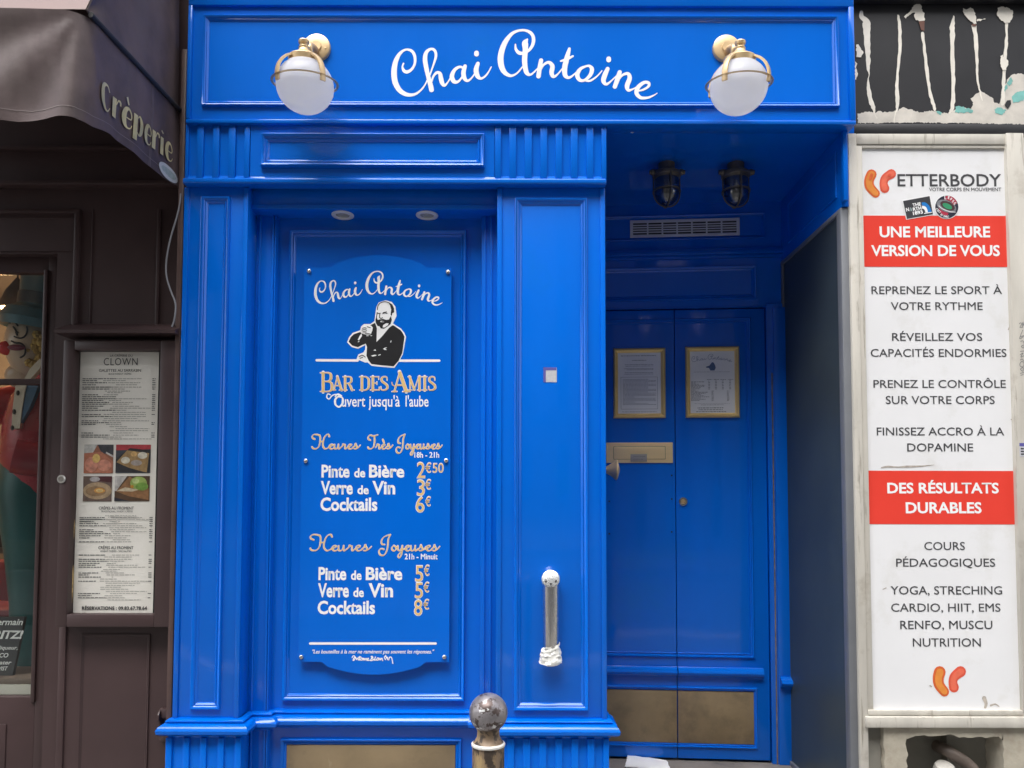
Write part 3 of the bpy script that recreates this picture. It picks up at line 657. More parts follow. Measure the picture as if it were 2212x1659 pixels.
# gold serif words
SER = {
 'B': (.74, [[(.16, 0, .2), (.16, 1, .2)], [(.1, .965, .07), (.46, .965, .09), (.60, .88, .17), (.60, .66, .17), (.46, .545, .09), (.2, .53, .07)], [(.2, .53, .07), (.50, .52, .09), (.66, .40, .18), (.66, .16, .18), (.5, .035, .09), (.1, .035, .07)], [(0, .97, .06), (.2, .97, .06)], [(0, .03, .06), (.2, .03, .06)]]),
 'A': (.74, [[(.08, .02, .08), (.34, 1, .08)], [(.32, 1, .20), (.64, .02, .20)], [(.16, .34, .07), (.54, .34, .07)], [(-.02, .03, .06), (.2, .03, .06)], [(.48, .03, .06), (.8, .03, .06)]]),
 'R': (.78, [[(.16, 0, .2), (.16, 1, .2)], [(.1, .965, .07), (.46, .965, .09), (.60, .87, .17), (.60, .64, .17), (.46, .52, .09), (.2, .5, .07)], [(.4, .5, .12), (.54, .3, .19), (.66, .02, .19)], [(0, .97, .06), (.2, .97, .06)], [(0, .03, .06), (.3, .03, .06)], [(.6, .03, .06), (.82, .03, .06)]]),
 'D': (.76, [[(.16, 0, .2), (.16, 1, .2)], [(.1, .965, .07), (.44, .96, .09), (.62, .78, .18), (.64, .5, .2), (.62, .22, .18), (.44, .04, .09), (.1, .035, .07)], [(0, .97, .06), (.2, .97, .06)], [(0, .03, .06), (.2, .03, .06)]]),
 'E': (.66, [[(.16, 0, .2), (.16, 1, .2)], [(0, .965, .07), (.56, .965, .07)], [(.56, .98, .06), (.57, .78, .05)], [(.2, .52, .06), (.44, .52, .06)], [(.44, .62, .06), (.44, .42, .06)], [(0, .035, .07), (.6, .035, .07)], [(.6, .02, .06), (.61, .24, .05)]]),
 'S': (.62, [[(.5, .72, .05), (.47, .92, .08), (.28, .97, .1), (.12, .86, .16), (.14, .66, .18), (.34, .5, .19), (.5, .34, .19), (.5, .14, .16), (.32, .03, .1), (.1, .06, .08), (.06, .28, .05)]]),
 'M': (1.0, [[(.14, .02, .08), (.14, .98, .08)], [(.1, 1, .18), (.44, .06, .18)], [(.44, .06, .07), (.76, 1, .07)], [(.80, 0, .2), (.80, 1, .2)], [(0, .97, .06), (.2, .97, .06)], [(.7, .97, .06), (.94, .97, .06)], [(0, .03, .06), (.28, .03, .06)], [(.66, .03, .06), (.94, .03, .06)]]),
 'I': (.38, [[(.17, 0, .21), (.17, 1, .21)], [(.02, .97, .06), (.32, .97, .06)], [(.02, .03, .06), (.32, .03, .06)]]),
}
def serif(m, word, px0, px1, ptop, pbase, Y, extra=0.):
    W = sum(SER[c][0] for c in word) - .1; sx = (px1 - px0) / W; sy = pbase - ptop; x = px0
    for c in word:
        adv, sts = SER[c]
        for st in sts:
            curved = len(st) > 2
            m.pxstroke([(x + u * sx, pbase - v * sy, max(w * sx * .72, 1.2) + extra) for u, v, w in st], Y, cap=extra > 0, smooth=5 if curved else 1)
        x += adv * sx
words = [('B', 692, 716, 804, 847), ('AR', 719, 761, 813, 843.5), ('DES', 777, 837, 813, 843.5), ('A', 848, 878, 803, 847), ('MIS', 881.5, 940, 813, 843.5)]
m = MB()
for w in words: serif(m, *w, YT, 1.5)
m.obj('bar_words_outline', WHITE, sb)
m = MB(); m.lift = .0009
for w in words: serif(m, *w, YT)
m.pxstroke([(852, 834, 2.0), (848, 831, 2.2), (846.5, 826, 2.2)], YT)
m.obj('bar_words', GOLDV, sb)

SCR = {
 'H': (3.2, [[(.55, 2.1), (.15, 2.3), (.05, 2.7), (.4, 3.05), (1., 3.05), (1.5, 2.9)], [(1.5, 2.95), (1.65, 2.4), (1.6, 1.4), (1.35, .5), (.8, .05), (.2, .15), (.02, .45)], [(3.45, 2.65), (3.3, 3.05), (2.9, 3.), (2.45, 2.4), (2.2, 1.4), (2.2, .6), (2.6, .05), (3.1, .2), (3.4, .5)], [(1.55, 1.55), (2.25, 1.6)]]),
 'T': (1.7, [[(.5, 1.9), (.1, 2.1), (.1, 2.6), (.5, 2.95), (1.2, 2.75), (2.2, 3.)], [(1.4, 2.8), (1.5, 1.8), (1.3, .6), (.8, .1), (.2, .05), (0, .4)]]),
 'J': (2.35, [[(1.1, 1.2), (.6, 1.3), (.55, 2.), (1.1, 2.7), (2.2, 3.1)], [(2.2, 3.1), (1.8, 2.2), (1.7, 1.), (1.5, 0), (1., -.8), (.3, -.75), (.05, -.1), (.4, .4), (.95, .3)]]),
 'e': (1.2, [[(0, .25), (.5, .5), (.95, .8), (.75, 1.), (.4, .85), (.3, .4), (.6, .02), (1., .1), (1.35, .5)]]),
 'u': (1.4, [[(.1, .95), (.1, .3), (.3, .02), (.6, .15), (.85, .6), (.9, .98)], [(.9, .98), (.88, .3), (1.05, .02), (1.45, .45)]]),
 'r': (1.15, [[(0, .3), (.35, .75), (.4, 1.1), (.55, .9), (.8, .9), (.8, .3), (.95, .02), (1.3, .4)]]),
 's': (1.3, [[(0, .15), (.4, .7), (.55, 1.2), (.65, .85), (.85, .45), (.75, .08), (.35, .05)], [(.75, .08), (1.1, .3), (1.55, .85)]]),
 'o': (1.1, [[(.5, 1.), (.15, .7), (.15, .25), (.5, 0), (.85, .25), (.85, .7), (.5, 1.)], [(.8, .8), (1.25, .6)]]),
 'y': (1.25, [[(.1, .95), (.15, .3), (.4, .05), (.7, .25), (.95, .95)], [(.95, .98), (.9, 0), (.7, -.9), (.4, -1.3), (.15, -1.), (.4, -.5), (1.3, .45)]]),
}
SCR['è'] = (1.2, SCR['e'][1] + [[(.5, 2.), (.78, 1.35)]])
def script(m, word, px0, px1, pbase, xh, Y, wk, extra=0.):
    W = sum(SCR[c][0] for c in word); sx = (px1 - px0) / W; x = px0
    for c in word:
        adv, sts = SCR[c]
        for st in sts:
            q = cat([(x + u * sx, pbase - v * xh) for u, v in st], 5); out = []
            for i in range(len(q)):
                a, b = q[max(i - 1, 0)], q[min(i + 1, len(q) - 1)]; th = math.atan2(-(b[1] - a[1]), b[0] - a[0])
                out.append((q[i][0], q[i][1], wk * (.42 + .75 * abs(math.sin(th - rad(38)))) + extra))
            pp = []
            for (u, v, w) in out:
                A = P(u, v, Y); B = P(u + w, v, Y); pp.append((A[0], A[1], B[0] - A[0]))
            m.ribbon(pp, Y, raw=True)
        x += adv * sx
scr = [('Heures', 674, 776, 970, 10.2), ('Très', 795, 846, 970, 10.2), ('Joyeuses', 855.5, 953, 970, 10.2), ('Heures', 670, 799, 1190, 11.4), ('Joyeuses', 818, 947, 1190, 11.4)]
for w in scr:
    m = MB(); script(m, *w, YT, 2.7, 1.1); m.obj('script_outline', WHITE, sb)
    m = MB(); m.lift = .0006; script(m, *w, YT, 2.5); m.obj('script_word', GOLDV, sb)
def wline(name, *calls):
    m = MB()
    for c in calls: m.text(*c)
    m.obj(name, WHITE, sb)
wline('hours_text', ('18h - 21h', 895, 948.6, 976.8, 988.4, YT, .022)); wline('hours_text', ('21h - Minuit', 874, 945.4, 1196.4, 1208, YT, .022))
for (a, b, c, d, e) in (((694.4, 755), (765, 789), (797, 873.5), 1003, 1030.5), ((687.8, 748), (758, 781), (790, 869), 1224, 1252)):
    wline('drink_name', ('Pinte', *a, d + 2, e, YT, .032), ('de', *b, d + 9, e, YT, .03), ('Bière', *c, d + 2, e, YT, .032))
for (a, b, c, d, e) in (((692.8, 762), (772, 796.5), (804, 853.7), 1040, 1066.8), ((686.8, 753.5), (763, 786), (796, 849), 1261, 1289)):
    wline('drink_name', ('Verre', *a, d, e, YT, .032), ('de', *b, d + 9, e, YT, .03), ('Vin', *c, d, e, YT, .032))
wline('drink_name', ('Cocktails', 691.9, 814.9, 1076, 1102.5, YT, .032)); wline('drink_name', ('Cocktails', 685.8, 810, 1299, 1325.5, YT, .032))
m = MB()
m.text("uvert", 738, 789, 855, 878, YT, .012); m.text("jusqu'à", 796, 864, 855, 878, YT, .012); m.text("l'aube", 876, 925.6, 855, 878, YT, .012)
for st in ([(738, 858, 3.2), (730, 857, 3.8), (724, 864, 4.4), (725, 874, 4), (732, 879, 3.6), (739, 873, 4.4), (741, 864, 4), (737, 857, 3), (727, 852, 2.6), (717, 855, 2.6), (711, 862, 2.8), (706, 858, 2.8), (708, 851, 2.4), (714, 853, 2.2)], [(724, 857, 2.4), (730, 851, 2.4), (738, 855, 2.6)]): m.pxstroke(st, YT)
m.obj('opening_words', WHITE, sb)
m = MB(); m.pxstroke([(670, 1390, 5.2), (941, 1390, 5.2)], YT); m.obj('rule_line', WHITE, sb)
m = MB(); m.text('"Les bouteilles à la mer ne ramènent pas souvent les réponses."', 674.7, 938, 1403.5, 1411.5, YT, .012, .3); m.obj('quotation', WHITE, sb)
m = MB(); fs_ = zf(660, 1160, 4.88)
for st in ([(572, 1425), (588, 1405), (606, 1418), (600, 1445), (584, 1455), (592, 1430), (610, 1420), (622, 1448), (634, 1430), (644, 1452)], [(648, 1452), (656, 1408), (652, 1445), (664, 1450)], [(640, 1422), (668, 1418)], [(672, 1430), (664, 1448), (680, 1452), (686, 1434), (672, 1428)], [(692, 1430), (696, 1452), (704, 1432), (712, 1452), (724, 1432), (732, 1455)], [(736, 1440), (752, 1430), (740, 1455), (760, 1452)], [(772, 1455), (790, 1412), (776, 1416), (800, 1420), (780, 1436), (806, 1442), (784, 1458), (764, 1452)], [(812, 1452), (826, 1414), (816, 1450), (836, 1448)], [(846, 1430), (836, 1448), (852, 1452), (860, 1432), (846, 1428)], [(868, 1450), (874, 1430), (880, 1450), (894, 1430), (902, 1458)], [(934, 1446), (920, 1420), (938, 1412), (946, 1436), (934, 1400)], [(954, 1420), (956, 1448)], [(968, 1450), (974, 1424), (994, 1420), (1004, 1446), (1012, 1488)]):
    m.pxstroke([(*fs_(x, y), 1.9) for x, y in st], YT)
m.obj('signature', WHITE, sb)
PRI = [('2', 900.8, 918, 999, 1032), ('€', 919.5, 931, 1001, 1020.5), ('50', 935, 957.8, 1001, 1020.5), ('3', 900.8, 917.3, 1037, 1070), ('€', 919, 930.5, 1037, 1057), ('6', 898, 916.5, 1073, 1106), ('€', 919, 930, 1074, 1093),
       ('5', 897, 914, 1222, 1256), ('€', 916, 927.4, 1222, 1243), ('5', 896.5, 913.5, 1259, 1291.5), ('€', 915.5, 926.8, 1259, 1279), ('8', 894.5, 912, 1296, 1329), ('€', 915, 926.4, 1296, 1316)]
for t_, a, b, c, d in PRI: m = MB(); m.text(t_, a - .6, b + .6, c - .5, d + .5, YT, .018); m.obj('price_figure_outline', WHITE, sb)
for t_, a, b, c, d in PRI: m = MB(); m.lift = .0006; m.text(t_, a + .4, b - .4, c + .4, d - .4, YT, .002); m.obj('price_figure', GOLDV, sb)

# recessed spotlights in the soffit
gs = 'recessed spotlights in the soffit'
YSP = 2.808; xs, _ = P(740.5, 463, YSP)
sp = thing('spotlight', 'round white recessed spotlight over the signboard, the one nearest the brown creperie', 'spotlight', (xs, YSP, zl0), gs)
T = Matrix.Translation((xs, YSP, zl0)) @ Matrix.Rotation(rad(180), 4, 'X')
m = MB(); m.lathe([(.0425, .0), (.0425, .003), (.040, .0055), (.030, .006), (.0285, .003), (.026, .0015)], T, 36); m.obj('bezel', WPLAST, sp)
m = MB(); m.lathe([(.027, .0008), (.020, .0035), (.018, .0015), (.010, .001), (0, .001)], T, 28); m.obj('lamp_face', LENS, sp)
dup(sp, (P(922.5, 465, YSP)[0], YSP, zl0), 'round white recessed spotlight over the signboard, the one nearest the doorway')

# caged bulkhead lamps under the alcove ceiling
YC = 3.02; xc, _ = P(1440, 400, YC); gb = 'caged lamps on the alcove ceiling'
cl = thing('caged_lamp', 'dark bronze caged glass ceiling lamp above the letter plate door leaf', 'lamp', (xc, YC, ZC), gb)
T = Matrix.Translation((xc, YC, ZC)) @ Matrix.Rotation(rad(180), 4, 'X')
m = MB(); m.lathe([(.0, 0), (.034, 0), (.034, .034), (.050, .036), (.058, .042), (.058, .054), (.053, .058), (.051, .066), (.0, .066)], T, 36); m.obj('lamp_base', BRONZE, cl)
for sx in (-1, 1):
    m = MB(); m.lathe([(.0115, .026), (.0115, .052), (.0125, .053), (.0125, .064), (.0095, .066), (.0095, .072), (0, .072)], Matrix.Translation((xc, YC - .012, ZC - .040)) @ Matrix.Rotation(sx * rad(90), 4, 'Y'), 18); m.obj('cable_gland', BRONZE, cl)
RL = .049
m = MB(); m.lathe([(RL, .060), (RL, .125)] + [(max(1e-5, RL * math.cos(rad(9 * i))), .125 + RL * math.sin(rad(9 * i))) for i in range(1, 11)], T, 32); m.obj('glass', CLEARG, cl)
m = MB(); m.lathe([(.010, .066), (.012, .09), (.022, .115), (.024, .130), (.016, .150), (0, .156)], T, 20); m.obj('bulb', pbr('smoked_bulb', (.10, .10, .11), .3), cl)
m = MB(); rc_ = RL + .006
for k in range(2):
    a = rad(6 + 90 * k); pts = [(-rc_, .05), (-rc_, .125)] + [(-rc_ * math.cos(rad(15 * i)), .125 + rc_ * math.sin(rad(15 * i))) for i in range(1, 12)] + [(rc_, .125), (rc_, .05)]
    m.tube([T @ Vector((r * math.sin(a), r * math.cos(a), z)) for r, z in pts], .0032, 8)
m.lathe([(rc_ - .003, .113), (rc_ + .003, .113), (rc_ + .003, .119), (rc_ - .003, .119), (rc_ - .003, .113)], T, 32); m.obj('cage', BRONZE, cl)
dup(cl, (P(1589.5, 400, YC)[0], YC, ZC), 'dark bronze caged glass ceiling lamp nearest the dark side window')

# vent grille
vt = thing('vent_grille', 'long grey slotted vent grille above the door panel', 'vent', tuple(DM @ Vector((Q(1480, 492)[0], -.004, Q(1480, 492)[1]))))
a, b, c, d = qr(1361, 473, 1598, 510.5, .006)
m = MB(); h = d - c; w = b - a
m.box(a, b, -.006, -.0002, d - .16 * h, d, .001); m.box(a, b, -.006, -.0002, c, c + .16 * h, .001)
m.box(a, a + .028 * w, -.0062, -.0002, c, d, .001); m.box(b - .028 * w, b, -.0062, -.0002, c, d, .001)
for k in range(1, 7): x = a + w * (.028 + .944 * k / 7); m.box(x - .0035, x + .0035, -.0058, -.0004, c, d)
for k in range(1, 5): z = c + h * (.16 + .68 * k / 5); m.box(a, b, -.0056, -.0006, z - .0022, z + .0022)
m.xf(DM); m.obj('grille', GREYM, vt)
m = MB(); m.box(a + .003, b - .003, -.0003, .002, c + .003, d - .003); m.xf(DM); m.obj('dark_slots', INK, vt)

# framed notices on the door leaves
def frame_thing(label, x0, y0, x1, y1, kind):
    a, b, c, d = qr(x0, y0, x1, y1, .01)
    t = thing('picture_frame', label, 'framed notice', tuple(DM @ Vector(((a + b) / 2, -.002, c))), 'gilt frames on the door')
    m = MB(); m.mould(a, b, c, d, -.001, .0215, .014, [(0, 0), (0, .3), (.12, .75), (.32, 1), (.55, .95), (.8, .55), (.92, .35), (1, .3), (1, 0)]); m.xf(DM); m.obj('frame', GOLDF, t)
    pa, pb, pc, pd = a + .0195, b - .0195, c + .0195, d - .0195
    m = MB(); m.box(pa, pb, -.003, -.0011, pc, pd); m.xf(DM); m.obj('paper', PAPER, t)
    W, H = pb - pa, pd - pc
    def line(m, u0, u1, v, th, fill=.85, gap=.35):
        u = u0
        while u < u1:
            w = min(random.uniform(.018, .07), u1 - u)
            m.lift += .000002; y = -.0032 - m.lift
            m.add([(pa + W * u, y, pd - H * (v + th)), (pa + W * (u + w), y, pd - H * (v + th)), (pa + W * (u + w), y, pd - H * v), (pa + W * u, y, pd - H * v)], [(0, 1, 2, 3)]); u += w + .012
    if kind == 1:
        m = MB(); line(m, .08, .52, .05, .010); line(m, .54, .88, .05, .009)
        line(m, .34, .66, .125, .008)
        for v in (.195, .22, .262, .28, .325, .35): line(m, .14 + random.uniform(0, .1), .82, v, .006)
        for k in range(21): line(m, .12, random.choice((.88, .88, .88, .7, .4)), .435 + k * .0205, .006)
        line(m, .1, .9, .962, .005)
        for q in ((.075, .92, .40, .404), (.075, .92, .918, .922), (.075, .081, .40, .922), (.914, .92, .40, .922)):
            m.add([(pa + W * q[0], -.0034, pd - H * q[3]), (pa + W * q[1], -.0034, pd - H * q[3]), (pa + W * q[1], -.0034, pd - H * q[2]), (pa + W * q[0], -.0034, pd - H * q[2])], [(0, 1, 2, 3)])
        m.xf(DM); m.obj('notice_text', INKG, t)
    else:
        m = MB()
        for st in NAME:
            m.ribbon([(pa + W * (.04 + .9 * (x - 84) / 2028), pd - H * (.05 + .13 * (y - 82) / 536), .0016) for x, y, w in st], -.0032, cap=False, smooth=3)
        m.xf(DM); m.obj('name_lettering', INKP, t)
        m = MB(); m.sheet([(pa + W * u, pd - H * v) for u, v in ((.36, .255), (.44, .235), (.5, .18), (.535, .19), (.56, .225), (.58, .27), (.55, .315), (.46, .315), (.43, .275), (.37, .268))], -.0033); m.xf(DM); m.obj('portrait_mark', INKB, t)
        m = MB(); line(m, .09, .88, .335, .004); 
        for k in range(17): line(m, .03, .12 + .22 * random.random() + (.1 if k > 8 else 0), .49 + k * .0185, .008)
        for u in (.38, .53, .68, .84):
            line(m, u, u + .12, .455, .008)
            for k in range(6): line(m, u + .03, u + .07, .48 + k * .025, .009)
        for u in (.48, .82):
            for k in range(9): line(m, u, u + .05, .64 + k * .019, .008)
        line(m, .1, .88, .84, .003); line(m, .25, .75, .86, .006); line(m, .17, .75, .905, .012); line(m, .19, .72, .935, .010); line(m, .14, .8, .965, .010)
        m.xf(DM); m.obj('list_text', INKG, t)
frame_thing('gilt framed notice with a boxed paragraph, above the brass letter plate', 1325, 751.5, 1438, 903, 1)
frame_thing('gilt framed price list with blue logo, on the door leaf with the round lock', 1481, 748, 1598, 902, 2)

# wall ashtray
xa, za = P(1190, 1330, YP - .03)
at = thing('wall_ashtray', 'steel tube cigarette ashtray with perforated round head on the blue pilaster', 'ashtray', (xa, YP - .03, za))
zt1 = P(1190, 1262, 2.70)[1]; zb1 = P(1190, 1430, 2.70)[1]; Ya = YP - .036
m = MB(); m.lathe([(0, zb1), (.027, zb1), (.0285, zb1 + .003), (.0285, zt1)], Matrix.Translation((xa, Ya, 0)), 36); m.obj('tube', STEEL, at)
xh, zh = P(1190, 1252, 2.665)
HM = Matrix.Translation((xh, Ya - .01, zh)) @ Matrix.Rotation(rad(68), 4, 'X')
m = MB(); m.lathe([(.031, -.03), (.033, .0), (.0325, .006), (.030, .009), (.015, .011), (0, .0112)], HM, 36); m.obj('perforated_head', pbr('pale_steel', (.74, .75, .75), .28, .75, var=.03), at)
m = MB(); 
for k in range(19):
    r = 0 if k == 0 else (.0065 if k < 7 else .012); a = k * rad(60) if k < 7 else (k - 7) * rad(30)
    m.lathe([(.0009, .0114), (0, .0115)], HM @ Matrix.Translation((r * math.cos(a), r * math.sin(a) + .006, 0)), 8)
for a in (-148, -90, -32): m.lathe([(.0042, .0108), (.0042, .0113), (0, .0114)], HM @ Matrix.Translation((.021 * math.cos(rad(a)), .021 * math.sin(rad(a)), 0)) , 14)
m.obj('holes', INK, at)
m = MB(); m.box(xa - .028, xa + .028, YP - .012, YP, zt1 - .03, zt1 + .012, .002); m.obj('bracket', STEEL, at)
fa_ = zf(1180, 1240, 6.91)
m = MB(); rr = random.Random(3); gx, gz = 14, 12; vs, fs = [], []
for j in range(gz + 1):
    v = j / gz
    for i in range(gx + 1):
        u = i / gx; a = rad(-115 + 230 * u)
        tp = fa_(0, 1340 - 110 * u)[1]; bt = fa_(0, 1545 + 30 * math.sin(math.pi * u))[1]
        z = P(1187, tp + (bt - tp) * v, 2.68)[1]
        R_ = .031 + .010 * v + rr.uniform(-.004, .004)
        vs.append((xa - .002 + R_ * math.sin(a), Ya - R_ * math.cos(a) * .9, z + rr.uniform(-.002, .002)))
for j in range(gz):
    for i in range(gx): q = j * (gx + 1) + i; fs.append((q, q + 1, q + gx + 2, q + gx + 1))
m.add(vs, fs); wr = m.obj('crumpled_wrapper', pbr('white_film', (.76, .75, .70), .35, var=.1, vs=40), None, smooth=18)
tag(wr, 'crumpled white plastic wrapper around the foot of the steel ashtray', 'wrapper')

# small sticker (its code is left out)
a, b, c, d = rc(1173.8, 793.6, 1202.6, 825.6, YP)
stk = thing('sticker', 'small white and violet square sticker on the blue pilaster above the steel ashtray', 'sticker', ((a + b) / 2, YP, c))
m = MB(); m.box(a, b, YP - .0008, YP, c, d); m.obj('sticker_sheet', pbr('sticker_grey', (.52, .53, .56), .5, var=.12, vs=60), stk)
vio = pbr('violet_print', (.11, .10, .36), .5)
m = MB(); m.box(a, a + .009, YP - .0012, YP - .0007, c, d); m.box(a + .009, b - .001, YP - .0012, YP - .0007, d - .011, d); m.obj('printed_border', vio, stk)

# folded paper on the alcove floor
m = MB(); rr = random.Random(5)
def fl(px, py): 
    d = RM @ Vector(((px - CX) / FPX, (PPY - py) / FPX, -1.0)); t = (ZFL - CAMH) / d.z; return (d.x * t, d.y * t)
A = [fl(1360, 1638), fl(1438, 1647), fl(1448, 1672), fl(1352, 1662)]
for k, (h0, h1, sh) in enumerate(((.001, .005, 0), (.006, .011, .006), (.012, .018, -.008))):
    n = 6; vs, fs = [], []
    for j in range(n + 1):
        for i in range(n + 1):
            u, v = i / n, j / n
            x = (A[0][0] * (1 - u) + A[1][0] * u) * (1 - v) + (A[3][0] * (1 - u) + A[2][0] * u) * v + sh + rr.uniform(-.002, .002)
            y = (A[0][1] * (1 - u) + A[1][1] * u) * (1 - v) + (A[3][1] * (1 - u) + A[2][1] * u) * v + sh
            vs.append((x, y, ZFL + h0 + (h1 - h0) * (.5 + .5 * math.sin(3 * u + 4 * v + k)) + rr.uniform(0, .002)))
    fs = [(j * (n + 1) + i, j * (n + 1) + i + 1, (j + 1) * (n + 1) + i + 1, (j + 1) * (n + 1) + i) for j in range(n) for i in range(n)]
    m.add(vs, fs)
tag(m.obj('folded_paper', PAPER, smooth=25), 'white folded newspaper lying on the doorway floor in front of the kick plates', 'paper')

# ================================================================== brown shop on the left
YW = 2.80
br = thing('brown_shopfront', 'dark brown panelled creperie front with a tall shop window', 'shopfront', (-1.75, 2.8, 0))
def BX(x, y, Y=YW): return P(x, y, Y)[0]
def BZ(y, Y=YW, x=250): return P(x, y, Y)[1]
XE = BX(390, 900, 2.76)                                    # end of the brown front, against the blue
XL_ = -3.0
GX1 = P(109, 591, 2.85)[0]                                 # right edge of the pane
GZ0, GZ1 = BZ(1503, 2.85, 60), BZ(591, 2.85, 60)
zled = BZ(709, YW)
zlin = BZ(399, 2.76)
# wall boards round the window
m = MB()
m.box(XL_, XE, YW + .0, YW + .10, zlin, 3.6)                                  # above
m.box(GX1 + .055, XE, YW, YW + .10, 0, zlin)                                  # right of the window
m.box(XL_, GX1 + .056, YW + .002, YW + .1, GZ1 + .06, zlin + .003)
m.obj('wall', BROWN, br)
m = MB(); m.box(XL_, XE + .002, 2.755, YW + .01, zlin, BZ(388, 2.755), .004); m.box(XL_, XE, 2.775, YW + .01, BZ(322, 2.775), BZ(314, 2.775), .003); m.obj('lintel_ledge', BROWN, br)
# frame of the window
a = P(161, 500, 2.79)[0]; b = P(172, 500, 2.79)[0]
m = MB()
m.box(a, b, 2.785, YW + .01, zled, BZ(452, 2.79, 100), .003); m.box(XL_, b - .001, 2.784, YW + .01, BZ(461, 2.79, 100), BZ(452, 2.79, 100), .003)
m.box(XL_, a, YW - .006, YW + .04, BZ(474, YW, 80), BZ(468, YW, 80), .002)
m.box(XL_, a, YW - .003, YW + .05, GZ1 + .07, BZ(452, YW, 80) + .002)
m.obj('window_surround', BROWN, br)
m = MB()
st0, st1 = GX1, GX1 + .050
m.box(st0, st1, 2.835, 2.875, .02, GZ1 + .065, .004); m.box(XL_, st0 + .001, 2.836, 2.875, GZ1, GZ1 + .064, .004)
m.box(XL_, st0 + .001, 2.836, 2.875, .02, GZ0, .004); m.box(XL_, st0 + .001, 2.840, 2.870, BZ(830, 2.84, 50), BZ(818, 2.84, 50), .003)
m.box(st0 - .012, st0 + .004, 2.826, 2.84, GZ0 - .02, GZ1 + .01, .004)
m.box(XL_, st0 - .1, 2.830, 2.84, GZ0 - .30, GZ0 - .10, .006)
wf = m.obj('window_frame', BROWN, br)
m = MB(); m.box(XL_, st0 + .01, 2.852, 2.856, GZ0 - .01, GZ1 + .01); m.obj('pane', PANE, br)
# upper right field with beads
m = MB()
for q0, q1, pr in ((340, 348, .012),):
    m.box(P(q0, 560, YW)[0], P(q1, 560, YW)[0], YW - pr, YW + .005, zled, BZ(452), .004)
m.box(P(197, 560, YW)[0], P(200, 560, YW)[0], YW - .004, YW + .005, zled, BZ(452), .0015)
m.obj('panel_bead', BROWN, br)
m = MB(); x0, x1 = P(124, 710, 2.72)[0], P(384, 710, 2.72)[0]
m.add([(x0, 2.70, BZ(719, 2.70)), (x1, 2.70, BZ(719, 2.70)), (x1, 2.70, BZ(712, 2.70)), (x0, 2.70, BZ(712, 2.70)), (x1, YW + .01, BZ(697, YW)), (x0, YW + .01, BZ(697, YW)), (x1, YW + .01, BZ(719, 2.70)), (x0, YW + .01, BZ(719, 2.70))],
      [(0, 1, 2, 3), (3, 2, 4, 5), (0, 7, 6, 1), (1, 6, 4, 2), (0, 3, 5, 7)]); m.obj('ledge', BROWN, br)
m = MB(); m.box(XE - .017, XE + .003, 2.735, YW + .02, 0, 3.0, .003); m.obj('edge_trim', pbr('brown_trim', (.105, .065, .058), .45, var=.2, vs=8, specks=[((.3, .27, .24), 30, .74, .02)]), br)
# masonry gap between the two fronts, above
m = MB(); m.box(XE + .001, XE + .018, 2.77, 2.9, 0, 3.4, .003); m.obj('masonry_strip', pbr('mossy_mortar', (.16, .19, .15), .9, var=.35, vs=18, bump=.4), br)
# lower panel and the broken moulding
a, b, c, d = rc(172, 1369, 322, 1830, YW, 1520)
m = MB(); m.mould(a, b, c, d, YW, .012, .006); m.box(P(126, 1500, YW)[0], P(141, 1500, YW)[0], YW - .008, YW + .01, 0, BZ(1352), .003); m.obj('lower_panel_moulding', BROWN, br)
m = MB(); x0 = P(338, 1560, 2.76)[0]
pz = lambda y: BZ(y, 2.76, 360)
profb = [(0, pz(1606)), (.018, pz(1602)), (.014, pz(1594)), (.030, pz(1586)), (.016, pz(1574)), (.020, pz(1564)), (.034, pz(1556)), (.034, pz(1546)), (.026, pz(1540)), (.016, pz(1536)), (0, pz(1534))]
m.sweep([(x0, YW), (P(352, 1560, YW)[0], YW)], profb)
for k, (zt__, zb__, xo) in enumerate(((1534, 1556, 372), (1586, 1606, 366))): m.box(P(352, 1560, YW)[0], P(xo, 1560, YW)[0], YW - .022, YW, pz(zb__), pz(zt__), .006)
m.obj('broken_moulding', BROWN, br)
# the room behind the pane
INT = pbr('interior_wall', (.20, .17, .15), .8, var=.15, vs=2); CREAM = pbr('cream_board', (.66, .62, .52), .6, var=.12, vs=5)
m = MB(); m.box(XL_ - .4, -1.24, 4.6, 4.7, 0, 3); m.box(-1.30, -1.20, 2.91, 4.6, 0, 3); m.box(XL_ - .4, -1.2, 2.91, 4.7, 2.55, 2.6); m.box(XL_ - .4, -1.2, 2.91, 4.7, -.01, .05); m.box(XL_ - .5, XL_ - .4, 2.8, 4.7, 0, 3)
m.obj('interior_wall', INT, br)
zsh = P(40, 1457, 2.95)[1]
m = MB(); m.box(XL_, -1.32, 2.880, 3.35, zsh - .0215, zsh, .003); m.obj('window_shelf', pbr('shelf_wood', (.16, .115, .085), .5, var=.2, vs=5, stretch=(.4, 4, 4)), br)
m = MB(); m.box(XL_, -1.34, 2.876, 2.90, zsh - .25, zsh - .022); m.obj('shelf_apron', CREAM, br)
m = MB()
for k, (z_, c) in enumerate(((1.02, 0), (.66, 0))): m.box(XL_, -2.0, 4.2, 4.6, z_, z_ + .03)
for k in range(10): m.box(-2.95 + k * .13, -2.86 + k * .13, 4.25, 4.45, 1.05, 1.05 + random.uniform(.14, .3), .01)
m.obj('back_shelf', pbr('dark_shelf', (.035, .035, .045), .4, var=.4, vs=6), br)
m = MB(); m.box(XL_, -1.75, 3.45, 3.75, .25, .82, .04); m.box(XL_, -1.75, 3.72, 3.80, .5, 1.02, .04); m.obj('bench_seat', pbr('maroon_leather', (.13, .022, .032), .35, var=.2), br)

